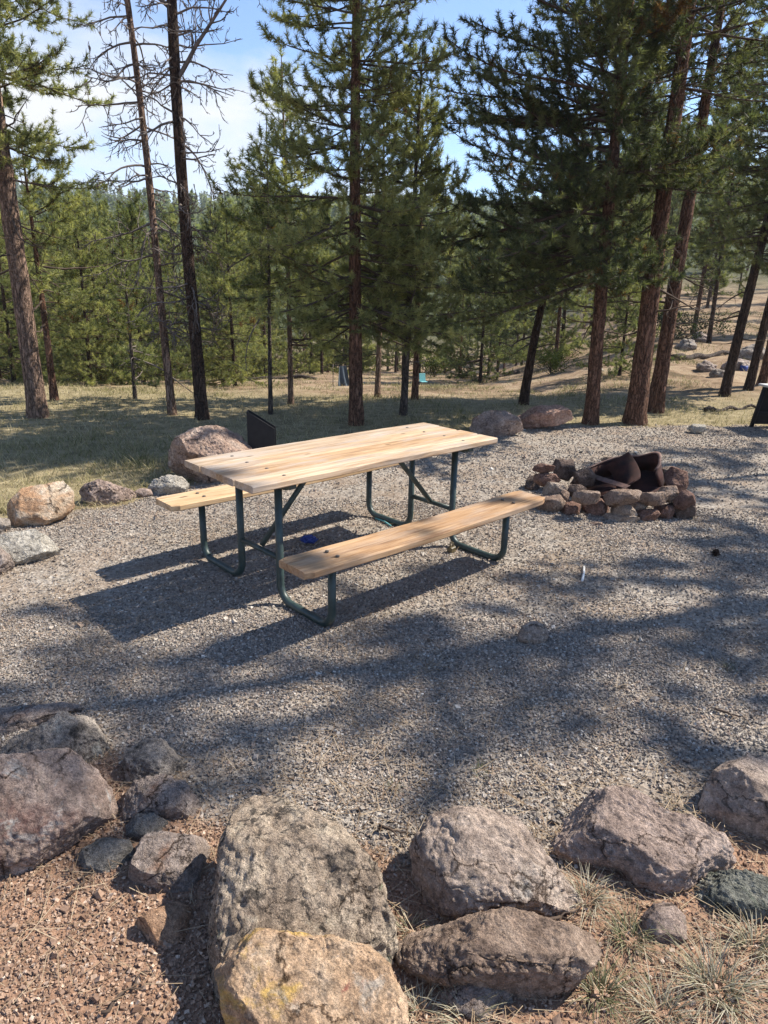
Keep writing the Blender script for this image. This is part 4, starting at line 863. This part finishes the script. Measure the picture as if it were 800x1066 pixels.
# ------------------------------------------------------------------ grill behind the table
BLACK = mat_simple('black_iron', (.012, .012, .013), .7, .4, .4, 20)
gp = ground(274, 500); gp = np.array([gp[0]-.02, gp[1] + .1, 0.0])
gr = thing('camp_grill', 'thin upright black steel panel with slanted top, right of the round boulder', 'grill panel', (gp[0], gp[1], 0), .05)
GD = gp[1]; 
def zpix(v, Yd):                                       # height seen at image row v, Yd metres ahead, near the picture's middle
    d = ray(274, v); return HC + d[2]/d[1]*Yd
zt_, zb_, zr_ = zpix(428.5, GD), zpix(470, GD), zpix(446, GD)
wv = .245; m = MB(); th = .012
def prism(mb, prof, x_or_y, t, axis='y'):
    n = len(prof); a = [(x, x_or_y - t/2, z) if axis == 'y' else (x_or_y - t/2, x, z) for x, z in prof]; b = [(x, x_or_y + t/2, z) if axis == 'y' else (x_or_y + t/2, x, z) for x, z in prof]
    V = np.array(a + b); c0, c1 = len(V), len(V)+1; V = np.vstack([V, V[:n].mean(0), V[n:2*n].mean(0)])
    Q = [(i, (i+1) % n, n+(i+1) % n, n+i) for i in range(n)]; T = [(c0, (i+1) % n, i) for i in range(n)] + [(c1, n+i, n+(i+1) % n) for i in range(n)]
    mb.add(V, Q, T)
side = [(-wv/2, zb_), (wv/2, zb_), (wv/2, zr_), (-wv/2, zt_)]
for yy in (0.0, .10):
    m = MB(); prism(m, side, yy, th); obj('side_panel', m.mesh('side_panel', [BLACK], False), gr)
m = MB(); m.box((-wv/2, .05, (zb_+zt_)/2), (th*.8, .085, zt_-zb_-.004), None, .001); obj('back_panel', m.mesh('back_panel', [BLACK], False), gr)
m = MB(); m.box((0, .05, zb_+.008), (wv-.015, .085, .010), None, .001); obj('floor_plate', m.mesh('floor_plate', [BLACK], False), gr)
m = MB(); m.tube([(0, .05, -.1), (0, .05, zb_)], .03, 10); obj('post', m.mesh('post', [BLACK]), gr)
# ------------------------------------------------------------------ things at the edges and far off
ep = ground(797, 452); ep = np.array([ep[0] + .42, ep[1] + .05, 0])
br = thing('trestle_stand', 'black trestle stand with pale grey top cut off by the right edge', 'stand', tuple(ep), .1)
PALEW = mat_simple('pale_board', (.50, .50, .49), .7, .3, .15, 20)
for yy in (0.0, .5):
    for s in (-1, 1):
        m = MB(); m.tube([(s*.30, yy, -.02), (s*.20, yy, .55)], .028, 8); obj('leg', m.mesh('leg', [BLACK]), br)
    m = MB(); m.box((0, yy, .18), (.50, .03, .05), None, .004); obj('crossbar', m.mesh('crossbar', [BLACK], False), br)
    m = MB(); prism(m, [(-.292, .03), (.292, .03), (.205, .54), (-.205, .54)], yy + .045, .014); obj('end_panel', m.mesh('end_panel', [BLACK], False), br)
m = MB(); m.box((0, .25, .565), (.52, .66, .03), None, .005); obj('top_board', m.mesh('top_board', [PALEW], False), br)

# small camping things among the far trees
LBLUE = mat_simple('pale_blue_cloth', (.07, .09, .11), .8, .2, .2, 8)
cp = col_at(357, 15.0)
t = thing('camp_tarp', 'pale blue tarp hung over a line among the far trees behind the central pine', 'tarp', tuple(cp), .3); t.scale = (.42, .42, .42)
xs, zs = np.meshgrid(np.linspace(-.22, .22, 14), np.linspace(.02, 1.0, 20)); wv_ = .06*np.sin(xs*26 + zs*3)*(1.1 - zs) + (1-zs)*.25
V = np.stack([xs*(1.5 - zs*.7), -wv_, zs], -1).reshape(-1, 3); ii2 = (np.arange(19)[:, None]*14 + np.arange(13)[None]).ravel(); Fq = np.stack([ii2, ii2+1, ii2+15, ii2+14], -1)
V2 = np.vstack([V, V + [0, .012, 0]]); n = len(V); obj('cloth', mesh_from('cloth', V2, np.vstack([Fq, Fq[:, ::-1] + n]), [LBLUE]), t)
m = MB(); m.tube([(-.5, .02, 1.0), (.5, .02, 1.01)], .008, 6); m.tube([(-.5, .02, -.1), (-.5, .02, 1.1)], .02, 6); m.tube([(.5, .02, -.1), (.5, .02, 1.1)], .02, 6); obj('line', m.mesh('line', [TWIG_GREY]), t)
TEALC = mat_simple('teal_canvas', (.16, .42, .44), .7, .3, .2, 12)
cp = col_at(441, 15.5)
t = thing('camp_chair', 'teal camp chair far off between the slim pines', 'chair', tuple(cp), .4); t.scale = (.3, .3, .3)
m = MB(); m.box((0, 0, .42), (.5, .46, .03), None, .008); obj('seat', m.mesh('seat', [TEALC], False), t)
m = MB(); m.box((0, .25, .72), (.5, .03, .56), np.array(Matrix.Rotation(-.2, 3, 'X')), .008); obj('backrest', m.mesh('backrest', [TEALC], False), t)
for sx in (-1, 1):
    for sy in (-1, 1):
        m = MB(); m.tube([(sx*.22, sy*.2, .41), (sx*.25, sy*.26, -.02)], .014, 6); obj('leg', m.mesh('leg', [BLACK]), t)
cp = col_at(774, 15.2)
t = thing('plastic_tub', 'blue plastic tub at the foot of the leaning pines on the right', 'tub', tuple(cp), .2)
m = MB()
for z0, r0 in ((0, .12),): m.add(*band(.07, .078, .12, 0, 32)); m.add(*band(0, .071, .008, .004, 32))
obj('bucket', m.mesh('bucket', [BLUE]), t)
m = MB(); m.tube([(.078*math.cos(a), .02, .12 + .06*math.sin(a)) for a in np.linspace(0, PI, 12)], .004, 6); obj('handle', m.mesh('handle', [BLACK]), t)

# bushes
def bush(label, u, Ym, r, h, stops, seed):
    rg = np.random.default_rng(seed); p = col_at(u, Ym); k = 2600
    root = thing('bush', label, 'bush', tuple(p), 0, 'bushes among the pines')
    cl = rg.normal(size=(26, 3))*np.array([r*.5, r*.4, h*.22]) + [0, 0, h*.5]; ci = rg.integers(0, 26, k)
    c = cl[ci] + rg.normal(size=(k, 3))*r*.15; c[:, 2] = np.abs(c[:, 2]); d = unit(rg.normal(size=(k, 3))); e = unit(np.cross(d, rg.normal(size=(k, 3)))); s = r*.05
    V = np.stack([c - e*s*.4, c + d*s, c + e*s*.4, c - d*s], 1).reshape(-1, 3)
    me = mesh_from('foliage', V, np.arange(k*4).reshape(-1, 4), [mat_tint('bush_leaves_%d' % seed, stops, transl=.3)], False, {'tint': ('FLOAT', np.repeat(np.clip(rg.normal(.5, .2, 26)[ci] + rg.normal(0, .1, k), 0, 1), 4))}); obj('foliage', me, root)
    m = MB()
    for q in range(12): m.tube([(0, 0, -.05), cl[q]*.5, cl[q]], [.01, .007, .003], 4, False)
    obj('stems', mesh_from('stems', np.vstack(m.V), np.vstack(m.Q), [TWIG]), root)
YG = [(0, (.05, .07, .015)), (.5, (.12, .15, .03)), (1, (.22, .24, .05))]
bush('yellow green bush on the slope below the bent pine', 575, 18.5, .55, .8, YG, 1)
bush('yellow green bush behind the slim pines near the teal chair', 452, 24, .7, .9, YG, 2)
bush('low dark juniper bush on the right slope', 700, 21, .9, .9, [(0, (.02, .03, .012)), (1, (.06, .08, .03))], 3)
# rocks of the right slope and logs
rs = random.Random(8)
for k, (u, Ym, s) in enumerate(((735, 15.0, .35), (748, 14.2, .3), (765, 15.5, .5), (715, 19, .45), (728, 20.5, .5), (783, 17.5, .6), (672, 26, .6), (620, 16.5, .3))):
    p = col_at(u, Ym); V, Fc = ICO[4]; q = V*np.array([s*.6, s*.5, s*.38])*(1 + .25*fbm(V*1.6 + k*3.1, k+5, 4))[:, None]
    tag(obj('rock', mesh_from('rock', q, Fc, [RK_GREY if k % 2 else RK_BROWN]), None, (p[0], p[1], p[2] + s*.12)), 'weathered grey brown rock strewn on the right slope behind the red barked pines', 'rock', 'rocks on the right slope')
def log(label, u0, u1, Y0, Y1, r, mat=TWIG_GREY):
    a, b = col_at(u0, Y0), col_at(u1, Y1); n = 14; P = np.array([a + (b-a)*t for t in np.linspace(0, 1, n)]); P[:, 2] = zt(P[:, 0], P[:, 1]) + r*.7; P[:, 2] += .03*np.sin(np.arange(n)*1.3)
    org = P[0].copy(); m = MB(); m.tube(P - org, np.linspace(r, r*.55, n), 8)
    tag(obj('fallen_log', m.mesh('fallen_log', [mat]), None, tuple(org)), label, 'log', 'fallen logs')
log('long thin fallen log in the needles left of the black trestle', 733, 790, 10.6, 11.0, .035, BARK_GREY)
log('grey fallen log on the slope behind the leaning pines', 700, 760, 16.8, 18.6, .08, BARK_GREY)
log('fallen log lying in the shaded hollow left of the central pine', 228, 330, 21, 20, .09, BARK_GREY)
log('fallen branch pile log under the slender trees in the middle', 480, 540, 21, 23, .09, BARK_GREY)

# ------------------------------------------------------------------ loose cover: gravel, needles, grass
rng = np.random.default_rng(2024)
CUBE = np.array([[x, y, z] for x in (-1, 1) for y in (-1, 1) for z in (-1, 1)], float)
CQ = np.array([(0, 1, 3, 2), (4, 6, 7, 5), (0, 4, 5, 1), (2, 3, 7, 6), (0, 2, 6, 4), (1, 5, 7, 3)])
def frustum_points(n, y0, y1, power=1.0, margin=1.4):
    y = y0 + (y1 - y0)*rng.random(n)**power; half = (0.60*np.sqrt(y*y + 1.5))*margin + .15; x = (rng.random(n)*2 - 1)*half; return x, y
def pebbles(x, y, size, tint, zoff=0.25):
    n = len(x); s = size[:, None]*np.stack([rng.uniform(.75, 1.25, n), rng.uniform(.55, .95, n), rng.uniform(.35, .7, n)], -1)
    V = CUBE[None]*(0.62 + rng.uniform(-.30, .26, (n, 8, 3)))*s[:, None]*0.5
    ax = unit(rng.normal(size=(n, 3)) + [0, 0, 1.6]); a = rng.uniform(0, 2*PI, n)
    t1 = unit(np.cross(ax, rng.normal(size=(n, 3)))); t2 = np.cross(ax, t1)
    V = V[..., 0:1]*t1[:, None] + V[..., 1:2]*t2[:, None] + V[..., 2:3]*ax[:, None]
    V = V + np.stack([x, y, zt(x, y) + size*zoff*rng.uniform(.2, 1.3, n)], -1)[:, None]
    Fc = (CQ[None] + (np.arange(n)*8)[:, None, None]).reshape(-1, 4)
    return V.reshape(-1, 3), Fc, np.repeat(tint, 8)
PEB = mat_tint('pebbles', [(0, (.085, .072, .062)), (.2, (.18, .155, .135)), (.45, (.285, .248, .21)), (.65, (.36, .312, .262)), (.78, (.31, .225, .17)), (.9, (.43, .385, .335)), (1, (.60, .56, .50))], .85, .25, 120)
Vs, Fs, Ts = [], [], []; off = 0
for (n, y0, y1, smin, smax) in ((150000, 1.5, 3.4, .008, .022), (120000, 3.2, 5.6, .011, .025), (70000, 5.4, 9.6, .015, .032)):
    x, y = frustum_points(n, y0, y1, .75); g_, d_, _, _ = masks(x, y); k = (g_ > rng.uniform(.2, .8, n)) & (rng.random(n) < np.clip(.80 + .75*fbm2(x, y, 1.1, 41), .22, 1))
    x, y = x[k], y[k]; sz = .86*(smin + (smax - smin)*rng.random(len(x))**1.9)
    big = rng.random(len(x)) < .012; sz[big] *= 1.9
    v, f, t = pebbles(x, y, sz, np.clip(rng.random(len(x))*.9 + .1*rng.random(len(x)), 0, 1)); Vs.append(v); Fs.append(f + off); Ts.append(t); off += len(v)
tag(obj('gravel', mesh_from('gravel', np.vstack(Vs), np.vstack(Fs), [PEB], False, {'tint': ('FLOAT', np.concatenate(Ts))})), 'loose grey and tan crushed gravel covering the pad', 'gravel', kind='stuff')
REDP = mat_tint('red_grit', [(0, (.14, .085, .058)), (.4, (.27, .175, .122)), (.7, (.38, .265, .19)), (1, (.54, .43, .34))], .9, .2, 120)
x, y = frustum_points(140000, .95, 2.6, 1.0); g_, d_, _, _ = masks(x, y); k = (d_ > rng.uniform(.2, .8, len(x))) & ((x < .1) | (rng.random(len(x)) < .55)); x, y = x[k], y[k]
sz = (.004 + .014*rng.random(len(x))**2.6); sz[rng.random(len(x)) < .012] *= 2.4
v, f, t = pebbles(x, y, sz, np.clip(rng.normal(.5, .22, len(x)), 0, 1))
tag(obj('red_grit', mesh_from('red_grit', v, f, [REDP], False, {'tint': ('FLOAT', t)})), 'reddish decomposed granite grit between the front rocks', 'gravel', kind='stuff')

def ribbons(base, direc, length, width, bend, tint, nseg=3, flat=False):
    n = len(base); d = unit(direc); h = unit(np.stack([d[:, 0], d[:, 1], 0*d[:, 0]], -1) + 1e-6); side = unit(np.cross(d, [0, 0, 1.0]) + 1e-6*rng.normal(size=(n, 3)))
    if not flat: side = unit(side + .6*rng.normal(size=(n, 3))*np.array([1, 1, .2]))
    pts = []; 
    for k in range(nseg+1):
        t = k/nseg; c = base + d*(length*t)[:, None] + h*(bend*length*t*t)[:, None] + np.array([0, 0, -1.0])*(bend*length*t*t*.75)[:, None]
        w = width*(1 - t*.85) if not flat else width*np.ones(n); pts += [c - side*(w/2)[:, None], c + side*(w/2)[:, None]]
    V = np.stack(pts, 1); m_ = 2*(nseg+1); q = np.array([(2*k, 2*k+1, 2*k+3, 2*k+2) for k in range(nseg)])
    return V.reshape(-1, 3), (q[None] + (np.arange(n)*m_)[:, None, None]).reshape(-1, 4), np.repeat(tint, m_)
# fallen pine needles
LIT = mat_tint('needle_litter', [(0, (.10, .062, .036)), (.5, (.24, .165, .10)), (1, (.42, .33, .22))], .8, .2)
n = 34000; x, y = frustum_points(n, 1.0, 6.5, .8); g_, d_, _, _ = masks(x, y); patch = fbm2(x, y, 1.5, 31); k = rng.random(n) < np.where(y < 2.2, .75, np.clip(.18 + .7*patch, .05, 1)); k &= ~((d_ > .5) & (x < -.25) & (rng.random(n) < .45)); x, y = x[k], y[k]; n = len(x)
a = rng.uniform(0, 2*PI, n); v, f, t = ribbons(np.stack([x, y, zt(x, y) + rng.uniform(.010, .026, n)], -1), np.stack([np.cos(a), np.sin(a), rng.normal(0, .06, n)], -1), rng.uniform(.05, .13, n), rng.uniform(.0012, .0022, n), rng.uniform(-.1, .1, n)*0, rng.random(n), 2, True)
tag(obj('fallen_needles', mesh_from('fallen_needles', v, f, [LIT], False, {'tint': ('FLOAT', t)})), 'dry tan pine needles scattered over gravel and dirt', 'needles', kind='stuff')
# meadow and forest-floor grass
GRF = mat_tint('tuft_grass', [(0, (.10, .115, .05)), (.35, (.17, .17, .085)), (.65, (.30, .27, .18)), (1, (.46, .42, .32))], .8, .2, transl=.2)
GR = mat_tint('meadow_grass', [(0, (.085, .105, .03)), (.30, (.19, .185, .075)), (.6, (.36, .31, .165)), (1, (.50, .43, .27))], .8, .2, transl=.3)
n = 220000; y = 5.0 + 27*rng.random(n)**1.7; x = (rng.random(n)*2 - 1)*(y*.66 + .5); g_, d_, me_, wo_ = masks(x, y); cl = fbm2(x, y, .9, 33) + .5*fbm2(x, y, 3.0, 34)
k = (rng.random(n) < me_*(.35 + .8*np.clip(cl + .3, 0, 1)) + wo_*np.clip(cl + .05, 0, 1)*.8) & (g_ < .4); x, y, cl = x[k], y[k], cl[k]; n = len(x)
a = rng.uniform(0, 2*PI, n); hh = rng.uniform(.035, .115, n)*(1 + .5*np.clip(cl, 0, 1))
v, f, t = ribbons(np.stack([x, y, zt(x, y) - .01], -1), np.stack([np.cos(a)*.4, np.sin(a)*.4, np.ones(n)], -1), hh, .004 + .0006*y, rng.uniform(.1, .6, n), np.clip(rng.normal(.62, .22, n) - .22*cl, 0, 1), 2)
tag(obj('meadow_grass', mesh_from('meadow_grass', v, f, [GR], False, {'tint': ('FLOAT', t)})), 'short dry green and straw grass of the meadow and forest floor', 'grass', kind='stuff')
# grass clumps in front
def clump(label, u, vpx, n, hmin, hmax, spread, green, seed, wid=.0034, group='grass tufts among the front rocks'):
    global rng; keep = rng; rng = np.random.default_rng(seed); p = ground(u, vpx); n = int(n*1.7)
    a = rng.uniform(0, 2*PI, n); r = spread*np.sqrt(rng.random(n)); t = rng.uniform(.02, .55, n)**1.2
    base = np.stack([r*np.cos(a), r*np.sin(a), np.full(n, -.01)], -1); a2 = a + rng.normal(0, .7, n)
    v, f, tt = ribbons(base, np.stack([np.cos(a2)*t, np.sin(a2)*t, np.ones(n)], -1), rng.uniform(hmin, hmax, n), np.full(n, wid), rng.uniform(.2, 1.1, n), np.clip(rng.normal(1-green*.9, .22, n), 0, 1), 5)
    rng = keep
    tag(obj('grass_tuft', mesh_from('grass_tuft', v, f, [GRF], False, {'tint': ('FLOAT', tt)}), None, tuple(p)), label, 'grass tuft', group)
clump('green and straw tuft at the right end of the long brown slab', 625, 1035, 76, 0.053, 0.136, 0.032, .68, 1)
clump('wispy pale tuft under the front of the long brown slab', 485, 1062, 76, 0.045, 0.109, 0.042, .25, 2)
clump('green streaked tuft below the pinkish boulder', 655, 978, 76, 0.045, 0.116, 0.038, .6, 3)
clump('broad straw coloured tuft at the lower right corner', 745, 1030, 117, 0.075, 0.177, 0.056, .3, 4)
clump('straw tuft under the green grey lichen rock', 785, 985, 67, 0.053, 0.136, 0.042, .35, 5)
clump('flattened dry grass between tan boulder and pinkish boulder', 612, 935, 67, 0.045, 0.116, 0.042, .15, 6)
clump('dry grass wisps left below the tan boulder', 428, 968, 40, 0.030, 0.075, 0.028, .2, 7)
clump('dry wisps in the gap right of the yellow slab', 440, 1055, 36, 0.038, 0.088, 0.028, .25, 8)
clump('drooping straw tuft in the lower right beside the broad one', 690, 1055, 67, 0.060, 0.136, 0.042, .25, 9)
clump('small green tuft on the shaded gravel in the middle', 500, 803, 27, 0.030, 0.061, 0.025, .75, 10, .0025)
clump('thin grass sprig right of the bench shadow', 560, 738, 18, 0.022, 0.054, 0.021, .8, 11, .0025)
clump('little grass tuft near the right side of the gravel', 757, 695, 22, 0.030, 0.061, 0.025, .7, 12, .0025)
clump('tiny bright green sprig between left boulders', 118, 812, 27, 0.015, 0.041, 0.021, .95, 13, .003)
clump('short grass by the rounded tan boulder', 705, 838, 31, 0.022, 0.061, 0.035, .6, 14, .0025)
clump('sparse grass at the left rim of the gravel', 408, 818, 18, 0.022, 0.048, 0.021, .65, 15, .0025)
# a few twigs
def twig(label, pts, r, seed):
    P = np.array([ground(*p) for p in pts]); P[:, 2] = r + .012; rg = np.random.default_rng(seed)
    Q = np.vstack([P[0] + (P[-1]-P[0])*t for t in np.linspace(0, 1, 9)]) if len(P) == 2 else P; Q = Q + rg.normal(0, .006, Q.shape)*np.array([1, 1, .3]); org = Q[0].copy(); m = MB(); m.tube(Q - org, np.linspace(r, r*.4, len(Q)), 6)
    i = len(Q)//2; d = Q[-1]-Q[0]; m.tube(np.array([Q[i]-org, Q[i]-org + .18*d + .2*np.array([d[1], -d[0], 0]) ]), [r*.6, r*.3], 5)
    tag(obj('twig', m.mesh('twig', [TWIG]), None, tuple(org)), label, 'twig', 'twigs on the ground')
twig('dark twig on the gravel near the right edge', [(744, 742), (778, 752)], .006, 1)
twig('short dark twig in the middle of the gravel', [(395, 866), (425, 872)], .006, 2)
twig('bent pale twig lying over the tan boulder side', [(560, 965), (605, 950)], .005, 3)
twig('thin twig on the red dirt in the lower left', [(108, 1060), (155, 1012)], .005, 4)
twig('curved twig beside the flat blue grey stone', [(75, 935), (100, 905)], .005, 5)
crumple('pine_cone', 'small brown pine cone lying on the gravel at the right, beyond the twig', 745, 579, (.02, .02, .018), BARK_DARK, 7, 'pine cone')
